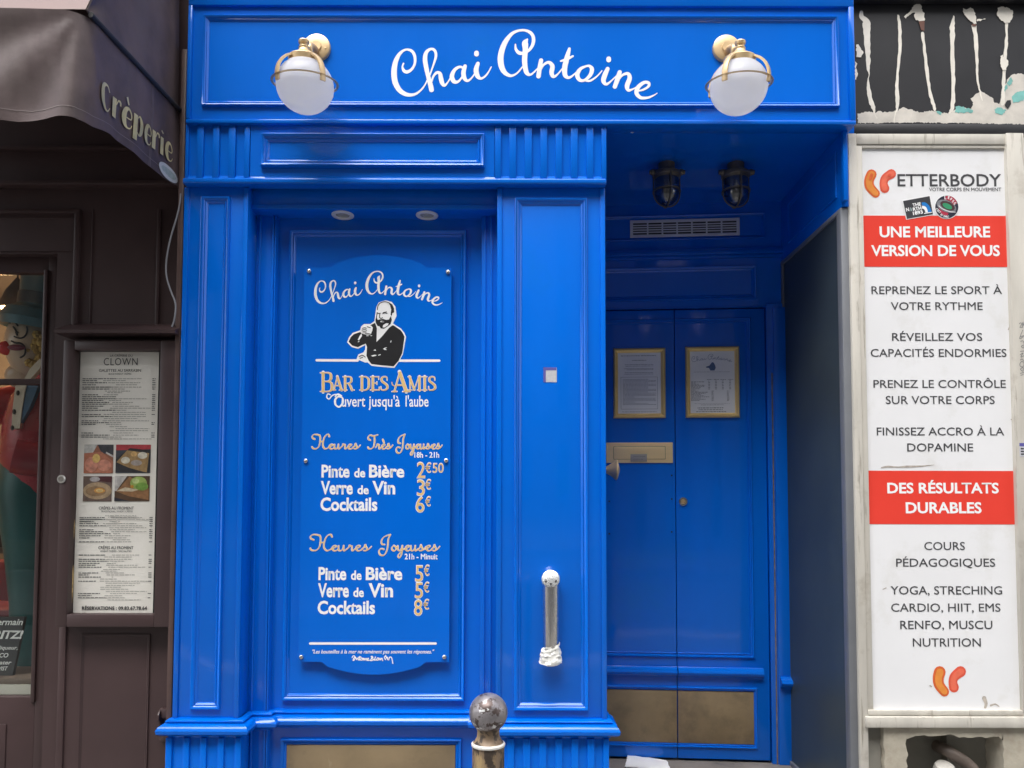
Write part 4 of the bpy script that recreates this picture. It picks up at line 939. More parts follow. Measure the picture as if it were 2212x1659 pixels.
# pendant lamp seen through the pane
YPN = 3.75; xp, zp = P(36, 668, YPN)
pn = thing('pendant_lamp', 'small lit pendant lamp with dark shade inside the creperie window', 'lamp', (xp, YPN, zp))
m = MB(); Tn = Matrix.Translation((xp, YPN, zp)); m.lathe([(.006, .16), (.02, .14), (.052, .09), (.074, .03), (.078, 0), (.075, 0), (.071, .03), (.049, .088), (.018, .137)], Tn, 28); m.obj('lamp_shade', BRONZE, pn)
m = MB(); m.tube([(xp, YPN, zp + .15), (xp, YPN, 2.55)], .004, 8); m.obj('lamp_cord', INK, pn)
m = MB(); m.ball((xp, YPN, zp + .045), .034, 18); m.obj('bulb', glow('warm_bulb', (1, .55, .18), 9), pn)
ld = bpy.data.lights.new('pendant_light', 'POINT'); lo = bpy.data.objects.new('pendant_light', ld); COL.objects.link(lo); lo.location = (0, 0, -.02); lo.parent = pn; ld.energy = 30; ld.color = (1, .62, .3); ld.shadow_soft_size = .05

# clown statue
YCL = 3.20
def CP(x, y, Y=YCL): v = P(x, y, Y); return v
cx, cz = CP(76, 745)
cw = thing('clown_statue', 'painted clown statue in blue hat and red jacket behind the shop window', 'statue', (cx, YCL, .3))
SKIN = pbr('clown_skin', (.50, .42, .33), .3, var=.05); CRED = pbr('clown_red', (.36, .035, .045), .28, var=.12); CGRN = pbr('clown_green', (.015, .085, .085), .3, var=.15); CTEAL = pbr('clown_teal', (.035, .12, .17), .3, var=.15)
CYEL = pbr('clown_yellow', (.36, .25, .05), .5, var=.2, vs=20, bump=.5, bs=40); CBLU = pbr('clown_blue', (.03, .11, .22), .35, var=.1); CWHT = pbr('clown_white', (.58, .56, .48), .35, var=.06)
EC = Vector((cx, YCL, cz)); ER = Vector((.112, .115, .155))
m = MB(); m.ball(EC, 1, 32, ER)
jx, jz = CP(50, 812); m.ball((jx, YCL, jz), .068, 20, (1.05, .9, .85))                  # chin and muzzle
nx_, nz_ = CP(92, 850); m.tube([(nx_ - .01, YCL, nz_ - .10), (nx_, YCL, nz_ + .05)], lambda t: .085 - .02 * t, 20)
bm_head = m; hd = m.obj('head', SKIN, cw)
def onhead(px, py, lift=.004):
    d = (RM @ Vector(((px - CX) / FPX, (PPY - py) / FPX, -1.0))); o = Vector((0, 0, CAMH))
    a = Vector(((o - EC)[i] / ER[i] for i in range(3))); b = Vector((d[i] / ER[i] for i in range(3)))
    A, B, C_ = b.dot(b), 2 * a.dot(b), a.dot(a) - 1; D = B * B - 4 * A * C_
    t = (-B - math.sqrt(D)) / (2 * A) if D > 0 else -B / (2 * A)
    p = o + d * t; return p - d.normalized() * lift
def czm(x, y, oy=590): return (x / 8.29 * .97834, (oy + y / 8.29) * .97834)
m = MB()
for st in ([(175, 1030), (200, 1000), (260, 1000), (325, 1070)], [(490, 1085), (495, 1160), (470, 1240), (410, 1290), (330, 1295), (260, 1265)], [(210, 1350), (280, 1385), (370, 1390), (440, 1440), (465, 1530), (440, 1610), (370, 1655)], [(240, 1090), (290, 1160), (310, 1250)], [(285, 1195), (330, 1190)]):
    m.tube([onhead(*czm(x, y)) for x, y in cat(st, 4)], .0035, 6)
m.obj('face_paint', INK, cw)
m = MB(); q = onhead(*czm(300, 1470), .012); m.ball(q, .022, 12, (1.7, .7, .6)); m.obj('mouth', pbr('clown_lip', (.16, .03, .06), .3), cw)
m = MB(); qx, qz = CP(14, 752, YCL - .085); m.ball((qx, YCL - .085, qz), .030, 20, (1.15, 1, 1)); m.obj('nose', pbr('clown_nose', (.55, .03, .03), .2), cw)
m = MB(); rr = random.Random(2)
for k in range(60):
    x, z = CP(rr.uniform(88, 122), rr.uniform(728, 800)); m.ball((x, YCL - rr.uniform(.05, .10), z), rr.uniform(.012, .022), 8)
m.obj('hair', CYEL, cw)
hx, hz0 = CP(102, 672); _, hz1 = CP(88, 560)
HT = Matrix.Translation((hx, YCL, hz0)) @ Matrix.Rotation(rad(9), 4, 'Y')
m = MB(); m.lathe([(.0, .19), (.118, .19), (.124, .18), (.112, .06), (.112, .012), (.118, .0), (.150, -.018), (.168, -.06), (.160, -.095), (.135, -.075), (.11, -.04)], HT, 40); m.obj('hat', CTEAL, cw)
m = MB(); m.lathe([(.114, .005), (.1155, .055), (.1135, .058)], HT, 40); m.obj('hat_band', pbr('hat_band', (.01, .035, .06), .4), cw)
sx_, sz_ = CP(100, 880); _, zb9 = CP(100, 1040); zsw = CP(100, 815)[1]
m = MB(); m.loft([(sx_ + .06, YCL + .02, zb9 - .12, .16, .13), (sx_ + .03, YCL, zb9, .175, .14), (sx_ + .0, YCL, zb9 + .1, .17, .15), (sx_ + .005, YCL, zb9 + .25, .165, .15), (sx_ + .03, YCL, zb9 + .36, .16, .14), (sx_ + .06, YCL, zsw, .09, .09)], 28)
e1 = CP(100, 900, YCL - .16); e2 = CP(104, 990, YCL - .18); e3 = CP(30, 985, YCL - .24)
m.tube(cat([(e1[0] + .04, YCL - .10, e1[1] + .05), (e2[0] + .05, YCL - .16, e2[1] + .02), (e2[0] - .03, YCL - .2, e2[1] - .005), (e3[0], YCL - .24, e3[1])], 5), lambda t: .072 - .004 * t, 18)
f1 = CP(30, 870, YCL + .1); f2 = CP(-40, 930, YCL + .05)
m.tube(cat([(sx_ - .05, YCL + .12, CP(60, 850)[1]), (f1[0], YCL + .06, f1[1]), (f2[0], YCL - .02, f2[1])], 5), lambda t: .065, 16)
m.obj('jacket', CRED, cw)
def onbody(px, py, lift): v = P(px, py, YCL - .145); return (v[0], YCL - .15 - lift, v[1])
m = MB(); 
def strip(m, Lp, Rp, lift):
    n = len(Lp); vs = [onbody(*p, lift) for p in Lp] + [onbody(*p, lift) for p in Rp]
    vs += [(x, y + .02, z) for x, y, z in vs]
    fs = []
    for i in range(n - 1): fs += [(i, i + 1, n + i + 1, n + i), (2 * n + i, 3 * n + i, 3 * n + i + 1, 2 * n + i + 1), (i, 2 * n + i, 2 * n + i + 1, i + 1), (n + i, n + i + 1, 3 * n + i + 1, 3 * n + i)]
    fs += [(0, n, 3 * n, 2 * n), (n - 1, 3 * n - 1, 4 * n - 1, 2 * n - 1)]
    m.add(vs, fs)
strip(m, [(44, 830), (40, 850), (36, 885), (34, 920), (34, 928)], [(66, 830), (62, 850), (56, 885), (52, 920), (51, 926)], .020); m.obj('shirt_front', CWHT, cw)
m = MB(); strip(m, [(66, 832), (62, 850), (56, 885), (53, 915)], [(92, 822), (86, 846), (72, 880), (58, 906)], .016); m.obj('lapel', CBLU, cw)
m = MB()
for x, y in ((48, 851), (40, 891), (36, 926)): v = onbody(x, y, .022); m.ball(v, .007, 10, (1, .6, 1.6))
m.obj('button', INK, cw)
m = MB(); v0 = P(50, 826, YCL - .13)
strip(m, [(98, 778), (76, 800), (62, 826)], [(106, 786), (92, 806), (70, 830)], .03); m.obj('collar', CWHT, cw)
t0 = CP(72, 1010); t1 = CP(86, 1300)
m = MB(); m.loft([(t1[0] + .02, YCL, -.0 + .25, .10, .10), (t1[0], YCL, t1[1], .11, .11), (t1[0] + .0, YCL, t1[1] + .2, .135, .13), (t0[0] + .03, YCL, t0[1] - .12, .165, .14), (t0[0] + .04, YCL, t0[1] + .05, .16, .13)], 24); m.obj('trousers', CGRN, cw)

# chalkboard leaning inside the window
YK = 2.93
ck = thing('chalkboard', 'black chalkboard with handwritten drinks leaning inside the creperie window', 'chalkboard', (P(-60, 1456, YK)[0], YK, zsh))
m = MB(); m.prism([(P(-120, 1456, YK)[0], zsh), (P(27, 1456, YK)[0], zsh), (P(53, 1333, YK)[0], P(53, 1333, YK)[1]), (P(-150, 1333, YK)[0], P(53, 1333, YK)[1])], YK, YK + .015); m.obj('slate', pbr('chalk_slate', (.045, .045, .045), .7, var=.2, vs=8), ck)
CHALK = pbr('chalk', (.80, .80, .76), .8)
m = MB(); yk_ = YK - .001
m.text('St-Germain', -44, 49.5, 1337, 1350, yk_, .02, .3); m.text('SPRITZ!', -42, 50.5, 1363, 1379, yk_, .045, .3); m.text('elderflower liqueur,', -70, 38, 1395, 1403, yk_, .01, .3)
m.text('PROSECCO', -50, 18, 1411, 1420, yk_, .015, .3); m.text('soda water', -45, 25, 1427, 1435, yk_, .02, .3); m.text('TWIST', -14, 17, 1440, 1448, yk_, .02, .3)
m.obj('chalk_writing', CHALK, ck)

# menu case on the brown front
mc = thing('menu_case', 'brown wall mounted menu case with a long paper menu and food photos', 'menu case', (P(250, 1000, 2.75)[0], 2.75, BZ(1355, 2.72)))
YM = 2.735
o0, o1, oz0, oz1 = P(128, 1040, YM)[0], P(374, 1040, YM)[0], P(250, 1355, YM)[1], P(250, 735, YM)[1]
i0, i1, iz0, iz1 = P(152, 1040, YM)[0], P(339, 1040, YM)[0], P(250, 1327, YM)[1], P(250, 756, YM)[1]
m = MB(); m.box(o0, i0, YM, YW - .001, oz0, oz1, .004); m.box(i1, o1, YM, YW - .001, oz0, oz1, .004); m.box(i0 - .001, i1 + .001, YM + .0005, YW - .001, oz0, iz0, .004); m.box(i0 - .001, i1 + .001, YM + .0005, YW - .001, iz1, oz1, .004)
m.obj('case_frame', BROWN, mc)
YMP = 2.772
m = MB(); m.box(i0 - .004, i1 + .004, YMP + .006, YW - .002, iz0 - .004, iz1 + .004); m.obj('case_back', pbr('case_back', (.05, .045, .04), .6), mc)
mx0 = P(166, 1040, YMP)[0]; mx1 = P(337, 1040, YMP)[0]; mz0 = P(250, 1325, YMP)[1]; mz1 = P(250, 757, YMP)[1]
MENU = pbr('menu_paper', (.90, .875, .80), .5, var=.04, vs=4)
m = MB(); vs, fs = [], []; n = 24
for j in range(n + 1):
    for i in range(5):
        u, v = i / 4, j / n; vs.append((mx0 + (mx1 - mx0) * u, YMP - .0004 * math.sin(9 * v + 2 * u), mz0 + (mz1 - mz0) * v))
fs = [(j * 5 + i, j * 5 + i + 1, (j + 1) * 5 + i + 1, (j + 1) * 5 + i) for j in range(n) for i in range(4)]
m.add(vs, fs); m.obj('menu_paper', MENU, mc)
YMT = YMP - .0016
SH = lambda y: (1040 - y) * .0205                      # the case leans with the perspective: columns shift with the row
def mt(m, body, a, b, c, d, **k): m.text(body, a, b, c, d, YMT, **k)
m = MB()
mt(m, 'CLOWN', 224, 297, 773.5, 789, offset=-.008, space=1.1); mt(m, 'LA CRÊPERIE DU', 238, 286, 766, 770.5); mt(m, 'GALETTES AU SARRASIN', 214, 304.5, 797.5, 803, offset=.005); mt(m, 'BUCKWHEAT CRÊPES', 235, 283.5, 806, 809.5, offset=.0)
mt(m, 'CRÊPES AU FROMENT', 213, 289, 1110 - 0 + 0.5, 1116) if False else None
mt(m, 'CRÊPES AU FROMENT', 213.5, 289, 1094.5, 1100.5, offset=.005); mt(m, 'TRADITIONAL WHEAT CRÊPES', 218, 287, 1103, 1106.5); mt(m, 'CRÊPES AU FROMENT', 212.5, 288, 1180, 1186.2, offset=.005); mt(m, 'WHEAT CRÊPES - SPECIALITIES', 216, 284, 1189, 1192.5)
mt(m, 'RÉSERVATIONS : 09.83.67.78.64', 177, 317.4, 1310.2, 1317.4, offset=.03, space=1.05)
m.obj('menu_headings', INK, mc)
m = MB(); rr = random.Random(8)
def mline(y, x0, x1, bold):
    x = x0; s_ = SH(y) - SH(900)
    while x < x1:
        w = min(rr.uniform(3, 11), x1 - x); h = 1.6 if bold else 1.1
        a = P(x, y - h / 2, YMT); b = P(x + w, y + h / 2, YMT); m.lift += .000001
        m.add([(a[0], YMT - m.lift, b[1]), (b[0], YMT - m.lift, b[1]), (b[0], YMT - m.lift, a[1]), (a[0], YMT - m.lift, a[1])], [(0, 1, 2, 3)]); x += w + 1.4
L1 = [380, 397, 415, 433, 453, 470, 488, 502, 520, 537, 555, 570, 587, 602, 620, 637, 655, 673, 692, 710, 728, 747, 763, 778, 798, 815, 833, 853, 872, 889, 905]
L2 = [1573, 1590, 1607, 1625, 1643]
Z1 = [(740 + v / 3.95) * .97834 for v in L1 + L2]; Z2 = [(1140 + v / 2.983) * .97834 for v in (5, 20, 33, 47, 62, 75, 88, 101, 114, 128, 142, 155, 168, 255, 268, 283, 296, 310, 322, 335, 350, 361, 373, 386, 400, 413, 427, 440, 455, 467, 480, 494, 508, 522, 536, 550)]
boldl = []
for y in Z1 + Z2:
    sh = -(y - 830) * .021
    if rr.random() < .72: boldl.append((y, 178 + sh, 178 + sh + rr.uniform(18, 74), sh))
    mline(y, 182 + sh + rr.uniform(40, 70), 250 + sh + rr.uniform(0, 80), False)
m.obj('menu_text', pbr('pale_grey_ink', (.34, .33, .31), .6), mc)
m = MB()
for y, a, b, sh in boldl:
    mline(y, a, b, True)
    if rr.random() < .8: mline(y, 329 + sh, 336 + sh, True)
m.obj('menu_dish_names', pbr('soft_black_ink', (.10, .10, .10), .6), mc)
def photo(name, x0, y0, x1, y1, base, shapes):
    ms = [pbr('photo_' + name, base, .45, var=.25, vs=30)]; a, b, c, d = rc(x0, y0, x1, y1, YMT)
    m = MB(); m.sheet([(a, c), (b, c), (b, d), (a, d)], YMT - .0002)
    for k, (col, pl) in enumerate(shapes):
        ms.append(pbr('photo_%s_%d' % (name, k), col, .45, var=.3, vs=60)); m.mi = len(ms) - 1
        pp = [(a + (b - a) * u, d + (c - d) * v) for u, v in (cat(pl, 4, True) if len(pl) > 5 else pl)]
        m.sheet([(min(max(u, a), b), min(max(v, c), d)) for u, v in pp], YMT - .0003 - .00012 * k)
    m.obj('food_photo', ms, mc)
def blob(u, v, r, rv=None): return [(u + r * math.cos(k * math.pi / 4), v + (rv or r) * math.sin(k * math.pi / 4)) for k in range(8)]
f3 = lambda x, y: (x / 3.95 * .97834, (740 + y / 3.95) * .97834)
photo('ham', *f3(733, 955), *f3(988, 1205), (.30, .12, .07), [((.55, .55, .52), [(0, 0), (.45, 0), (.3, .28), (0, .32)]), ((.05, .05, .06), [(.45, .0), (1, 0), (1, .35), (.6, .3)]), ((.45, .17, .10), [(0, .3), (.6, .25), (1, .6), (.95, 1), (0, 1)]), ((.62, .27, .19), blob(.25, .7, .22, .26)), ((.60, .26, .18), blob(.7, .72, .24, .2)), ((.7, .48, .15), blob(.42, .48, .13, .16)), ((.6, .58, .55), [(.76, .25), (1, .38), (1, .45), (.74, .3)])])
photo('egg', *f3(1010, 955), *f3(1313, 1203), (.05, .055, .07), [((.45, .05, .06), [(0, 0), (1, 0), (1, .16), (0, .2)]), ((.03, .03, .035), [(0, .5), (.4, .12), (1, .2), (.97, 1), (0, .95)]), ((.36, .23, .10), [(.02, .62), (.32, .2), (.96, .3), (.9, .98), (.4, .82)]), ((.66, .62, .50), blob(.28, .55, .13, .12)), ((.66, .62, .52), blob(.77, .38, .14, .12)), ((.6, .38, .15), blob(.52, .33, .09)), ((.38, .33, .30), blob(.6, .64, .16, .1))])
photo('orange', *f3(725, 1230), *f3(975, 1450), (.16, .11, .09), [((.08, .02, .025), [(.5, 0), (1, 0), (1, .25), (.55, .2)]), ((.45, .42, .42), blob(.4, .12, .18, .1)), ((.42, .30, .18), blob(.5, .58, .5, .34)), ((.30, .19, .10), blob(.45, .6, .36, .2)), ((.6, .28, .06), blob(.58, .57, .19, .11)), ((.7, .5, .2), blob(.58, .57, .13, .07))])
photo('salad', *f3(1000, 1228), *f3(1305, 1448), (.10, .055, .03), [((.5, .48, .46), [(0, 0), (.35, 0), (.05, .6), (0, .6)]), ((.28, .14, .06), [(.05, .62), (.42, .02), (.98, .5), (.98, .95), (.4, .8)]), ((.55, .46, .32), [(.05, .6), (.3, .45), (.7, .55), (.5, .62)]), ((.33, .45, .12), blob(.68, .28, .24, .26)), ((.18, .34, .06), blob(.78, .42, .18, .16)), ((.5, .6, .25), blob(.6, .2, .1, .1)), ((.5, .25, .03), blob(.5, .42, .05, .06)), ((.02, .02, .03), [(0, .85), (.4, .98), (.4, 1), (0, 1)])])
# bamboo-like light strip in the case, its plug and the lock
m = MB(); pts = []; 
for k in range(60):
    y = 772 + k * 9; p_ = P(165.5 - (y - 772) * .0215 + 1.0 * math.sin(k * .5), y, YMP - .004); pts.append((p_[0], YMP - .004, p_[1]))
m.tube(pts, .0042, 8); m.obj('light_strip', pbr('amber_strip', (.62, .44, .20), .35, var=.45, vs=60, stretch=(.1, .1, 1)), mc)
m = MB(); p_ = P(154, 1304, YMP); m.box(p_[0] - .004, p_[0] + .004, YMP - .009, YMP - .003, p_[1] - .012, p_[1] + .004, .001); m.tube([(p_[0], YMP - .004, p_[1] - .012), (p_[0] - .002, YMP - .004, p_[1] - .028)], .0018, 8); m.obj('strip_plug', WPLAST, mc)
p_ = P(131, 1035, YM); LT = Matrix.Translation((p_[0] + .004, YM, p_[1])) @ Matrix.Rotation(rad(90), 4, 'X')
m = MB(); m.lathe([(.0150, -.002), (.0150, .004), (.0135, .006), (.010, .0062), (.0095, .003), (0, .003)], LT, 28); m.obj('lock', pbr('lock_chrome', (.70, .68, .64), .3, .7), mc)
m = MB(); m.lathe([(.0085, .002), (.0085, .0055), (0, .0055)], LT, 24); m.obj('lock_core', pbr('lock_core', (.33, .31, .28), .4, .6), mc)
m = MB(); m.add([(i0 + .001, YMP - .022, iz0 + .001), (i1 - .001, YMP - .022, iz0 + .001), (i1 - .001, YMP - .022, iz1 - .001), (i0 + .001, YMP - .022, iz1 - .001)], [(0, 1, 2, 3)]); m.obj('case_glass', pane_mat('case_glass', (.97, .97, .97), 1.3), mc)
# hinges on the blue side
m = MB()
for y in (808, 986, 1127, 1295): p_ = P(380, y, 2.76); m.lathe([(.006, -.016), (.006, .016)], Matrix.Translation((o1 + .004, 2.752, p_[1])), 10)
m.obj('hinge', BRONZE, mc)

# cable
m = MB(); cab = [(393, 418), (391, 440), (384, 470), (372, 510), (364, 548), (361, 580), (364, 605), (372, 630), (380, 650), (382, 665), (379, 690), (374, 706)]
pts = []
for x, y in cat(cab, 5): p_ = P(x - 2.5, y, 2.728); pts.append((p_[0], 2.728, p_[1]))
m.tube(pts, .0032, 8); tag(m.obj('cable', pbr('grey_cable', (.24, .24, .26), .4)), 'thin grey cable dangling down the brown front beside the blue pilaster', 'cable')

# awning with a rounded corner
XA = P(388, 300, 2.75)[0]; YA = 2.117; RA = .07
aw = thing('awning', 'dark brown fabric dome awning lettered in gold, scalloped lower edge', 'awning', ((-2.6 + XA) / 2, 2.4, 2.4))
zbar = P(150, 21, YA)[1]
path_ = [];
for k in range(40): path_.append((-3.0 + (XA - RA + 3.0) * k / 40, YA, 0))
for k in range(13): a = rad(90 * k / 12); path_.append((XA - RA + RA * math.sin(a), YA + RA - RA * math.cos(a), 0))
for k in range(1, 31): path_.append((XA, YA + RA + (2.742 - YA - RA) * k / 30, 0))
S_ = [0.]
for i in range(1, len(path_)): S_.append(S_[-1] + math.hypot(path_[i][0] - path_[i - 1][0], path_[i][1] - path_[i - 1][1]))
ic = 46; Sc = S_[ic]                                        # corner arclength
# hem heights read along the side and the front
hem_pts = [(-1.2, P(0, 255, YA)[1]), (P(99, 255, YA)[0] - XA, P(99, 255, YA)[1])]
def hem_side(px, py): Y = -XA * FPX / (CX - px); return (Y - YA, P(px, py, Y)[1])
hs_ = [hem_side(x, y) for x, y in ((173, 268), (215, 285), (248, 310), (302, 353), (332, 379), (352, 394), (386, 409))]
def hem(s):
    t = s - Sc; pts = hem_pts + hs_
    if t <= pts[0][0]: return pts[0][1]
    for (a, za), (b, zb) in zip(pts, pts[1:]):
        if t <= b: u = (t - a) / (b - a); return za + (zb - za) * u
    return pts[-1][1]
def topz(s): t = s - Sc; return zbar if t < 0 else zbar + (P(386, 243, 2.75)[1] - zbar) * min(1, t / .64)
def drape(s, v):                                            # fold depth of the valance; v = 0 at the rail, 1 at the hem
    t = s - Sc
    v = v * (.45 if t > .06 else .45 + .55 * min(1, (.06 - t) / .2)) if t > -.14 else v
    return v * (.010 * math.sin(9 * t + 1.2) + .006 * math.sin(23 * t + 3 * v) + .004 * math.sin(41 * t + 5 * v)) + (.007 * math.sin(5 * v) * math.exp(-(t / .12) ** 2)) - .010 * math.sin(math.pi * v) * math.exp(-(t / .22) ** 2) + (.014 if t < 0 else .006) * min(1, math.hypot(t, .3 * v) / .3) * math.sin(8.5 * math.atan2(.3 * v, t + .0001)) * math.exp(-(t / .45) ** 2)
def normal(i):
    a, b = path_[max(i - 1, 0)], path_[min(i + 1, len(path_) - 1)]; d = Vector((b[0] - a[0], b[1] - a[1])).normalized(); return Vector((d.y, -d.x))
def valpt(s, v, off=0.):
    i = 0
    while i < len(S_) - 2 and S_[i + 1] < s: i += 1
    u = (s - S_[i]) / max(1e-6, S_[i + 1] - S_[i]); p = [path_[i][k] + (path_[i + 1][k] - path_[i][k]) * u for k in (0, 1)]
    nn = normal(i) * (1 - u) + normal(i + 1) * u; q = drape(s, v) + off
    return (p[0] + nn.x * q, p[1] + nn.y * q, topz(s) + (hem(s) - topz(s)) * v)
nv = 22; vs, fs = [], []
for i, s in enumerate(S_):
    for j in range(nv + 1): vs.append(valpt(s, j / nv))
fs = [(i * (nv + 1) + j, (i + 1) * (nv + 1) + j, (i + 1) * (nv + 1) + j + 1, i * (nv + 1) + j + 1) for i in range(len(S_) - 1) for j in range(nv)]
m = MB(); m.add(vs, fs); val = m.obj('valance', AWN, aw, smooth=60)
m = MB()
for v0, v1 in ((.90, .906),):
    vs = []; 
    for s in S_: vs += [valpt(s, v0, .0012), valpt(s, v1, .0012)]
    m.add(vs, [(2 * i, 2 * i + 1, 2 * i + 3, 2 * i + 2) for i in range(len(S_) - 1)])
for t in (.40, .408):
    s = Sc + t; vs = []
    for j in range(nv + 1): vs += [valpt(s, j / nv, .0012), valpt(s + .0022, j / nv, .0012)]
    m.add(vs, [(2 * i, 2 * i + 1, 2 * i + 3, 2 * i + 2) for i in range(nv)])
m.obj('stitching', pbr('stitch_thread', (.22, .18, .175), .6), val)
m = MB(); m.tube([(-3.0, YA - .004, zbar + .006)] + [(x, y - .004 if y < YA + .05 else y, topz(s) + .006) for (x, y, _), s in zip(path_[:48], S_[:48])], .012, 12); m.obj('front_rail', pbr('white_rail', (.52, .48, .46), .4, var=.1), aw)
m = MB(); m.tube([(XA + .004, y, topz(s) + .004) for (x, y, _), s in zip(path_[47:], S_[47:])], .0085, 10); m.obj('side_rail', INK, aw)
# dome: front slope and side gable
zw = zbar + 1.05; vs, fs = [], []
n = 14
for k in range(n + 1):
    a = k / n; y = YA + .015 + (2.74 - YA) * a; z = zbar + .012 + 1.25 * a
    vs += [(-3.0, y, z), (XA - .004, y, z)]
m = MB(); m.add(vs, [(2 * k, 2 * k + 1, 2 * k + 3, 2 * k + 2) for k in range(n)]); m.obj('front_slope', pbr('awning_fabric_skylit', (.22, .145, .135), .6, var=.1, vs=6, bump=.1, bs=300), aw)  # slope uses a lighter awning fabric: sky brightness painted into its colour
m = MB(); vs = []; g = 16
for i in range(g + 1):
    u = i / g; y = YA + .02 + (2.738 - YA - .02) * u; s = S_[52] + (S_[-1] - S_[52]) * u
    z0_ = topz(s) + .008; z1_ = zbar + .012 + 1.25 * u
    for j in range(9): v = j / 8; vs.append((XA - .006 - .012 * math.sin(math.pi * v) * math.sin(math.pi * u) + .004 * math.sin(9 * v + 7 * u), y, z0_ + (max(z1_, z0_ + .002) - z0_) * v))
m.add(vs, [(i * 9 + j, (i + 1) * 9 + j, (i + 1) * 9 + j + 1, i * 9 + j + 1) for i in range(g) for j in range(8)]); m.obj('side_gable', AWN, aw, smooth=60)
m = MB(); p0 = P(380.5, 226, 2.745); p1 = P(382, -40, 2.745); m.tube([(p0[0], 2.743, p0[1]), (p1[0], 2.743, p1[1])], .0045, 10); m.obj('wall_bar', pbr('bar_grey', (.25, .24, .26), .4, .3), aw)
# gold letters on the side of the valance: glyph strokes (u right, v up in x-heights, w)
CRE = {
 'C': (1.22, [[(.92, 1.02, .06), (.72, 1.26, .08), (.42, 1.22, .20), (.24, .95, .34), (.20, .62, .40), (.26, .30, .34), (.46, .03, .18), (.72, .0, .07), (.98, .26, .06)]]),
 'r': (.86, [[(.18, 0, .36), (.18, 1., .36)], [(.36, .72, .06), (.5, .98, .09), (.70, .96, .12), (.72, .80, .10)]]),
 'e': (1.02, [[(.40, .50, .05), (.82, .52, .07), (.84, .78, .09), (.62, .99, .12), (.36, .86, .28), (.24, .5, .38), (.34, .16, .30), (.56, .0, .10), (.80, .05, .06), (.92, .24, .05)]]),
 'p': (1.10, [[(.2, -.34, .36), (.2, 1., .36)], [(.38, .86, .06), (.56, 1., .10), (.76, .78, .30), (.80, .5, .34), (.74, .2, .28), (.56, .0, .10), (.38, .1, .06)]]),
 'i': (.52, [[(.2, 0, .34), (.2, .98, .34)], [(.18, 1.24, .22), (.22, 1.32, .22)]]),
}
CRE['è'] = (1.02, CRE['e'][1] + [[(.36, 1.52, .16), (.56, 1.18, .10)]])
word = 'Crèperie'; tot = sum(CRE[c][0] for c in word); sA, sB = Sc + .075, Sc + .555
zA = P(220, 227, 2.21)[1]; zB = P(357, 337, 2.63)[1]; xhA, xhB = .062, .064
m = MB(); x = 0
for c in word:
    adv, sts = CRE[c]
    for k, st in enumerate(sts):
        q = cat(st, 6 if len(st) > 2 else 8); vs = []
        for i, (u, v, w) in enumerate(q):
            a, b = q[max(i - 1, 0)], q[min(i + 1, len(q) - 1)]; d = Vector((b[0] - a[0], b[1] - a[1])); d = d.normalized() if d.length else Vector((1, 0)); nx, nz = -d.y * w / 2, d.x * w / 2
            for sg in (1, -1):
                uu, vv = u + sg * nx, v + sg * nz; f = (x + uu) / tot; s = sA + (sB - sA) * f; z = zA + (zB - zA) * f + vv * (xhA + (xhB - xhA) * f)
                vpar = (topz(s) - z) / (topz(s) - hem(s)); vs.append(valpt(s, vpar, .0055 + .0003 * k))
        m.add(vs, [(2 * i, 2 * i + 1, 2 * i + 3, 2 * i + 2) for i in range(len(q) - 1)])
    x += adv
m.obj('gold_lettering', pbr('gold_foil', (.64, .55, .27), .35, .15, var=.25, vs=14), val, flipfix=False)
m = MB(); s0 = Sc + .528; zc_ = P(363, 373, 2.66)[1]
for rx, rz, off, k in ((.066, .026, .002, 0), (.050, .014, .0032, 1)):
    vs = []
    for i in range(28):
        a = 2 * math.pi * i / 28; s = s0 + rx * math.cos(a); z = zc_ + rz * math.sin(a) + .25 * rx * math.cos(a) * .0; vs.append(valpt(s, (topz(s) - z) / (topz(s) - hem(s)), off))
    m.mi = k; m.add(vs, [tuple(range(28))])
m.obj('oval_label', [pbr('label_silver', (.50, .52, .54), .4), pbr('label_green', (.30, .36, .36), .45, var=.2, vs=60)], val)

# ================================================================== right-hand shop
YX, YQ = 2.755, 2.769
rs = thing('beige_shopfront', 'beige framed shopfront with a black sign band covered in old glue streaks', 'shopfront', (1.7, 2.8, 0))
XR0 = P(1838, 600, YX)[0]; XR1 = 2.9
def RZ(y, Y=YX): return P(2030, y, Y)[1]
YBK = 2.775
m = MB(); m.box(P(1840, 130, YBK)[0], XR1, YBK, YBK + .1, RZ(270, YBK), 3.6)
m.box(P(1840, 130, YBK)[0], XR1, YBK - .03, YBK, RZ(10, YBK), RZ(-40, YBK), .004)
sg = m.obj('sign_band', BLACKB, rs)
zr8 = zf(1840, 0, 5.185)
def streak(pts): 
    r_ = random.Random(len(pts)); m = MB(); m.pxstroke([(*zr8(x + r_.uniform(-3, 3), y), w / 5.3 * r_.uniform(.85, 1.15)) for x, y, w in cat(pts, 3)], YBK - .0006, smooth=3); m.obj('glue_streak', GLUE, sg)
streak([(322, 140, 40), (325, 190, 52), (372, 240, 78), (382, 330, 80), (388, 460, 72), (395, 600, 54), (398, 720, 48), (402, 800, 30), (408, 850, 10), (402, 900, 12), (400, 980, 34), (412, 1080, 46), (440, 1180, 54), (462, 1250, 36), (476, 1310, 12), (500, 1350, 14)])
streak([(742, 175, 16), (750, 220, 34), (760, 320, 38), (764, 460, 36), (758, 600, 32), (744, 760, 30), (732, 880, 28), (728, 980, 36), (732, 1080, 46), (736, 1180, 42), (728, 1250, 24), (706, 1310, 14), (694, 1390, 12)])
streak([(1022, 380, 36), (1036, 500, 32), (1052, 640, 36), (1068, 780, 38), (1086, 920, 34), (1104, 1040, 34), (1126, 1130, 38), (1148, 1200, 40), (1162, 1262, 26)])
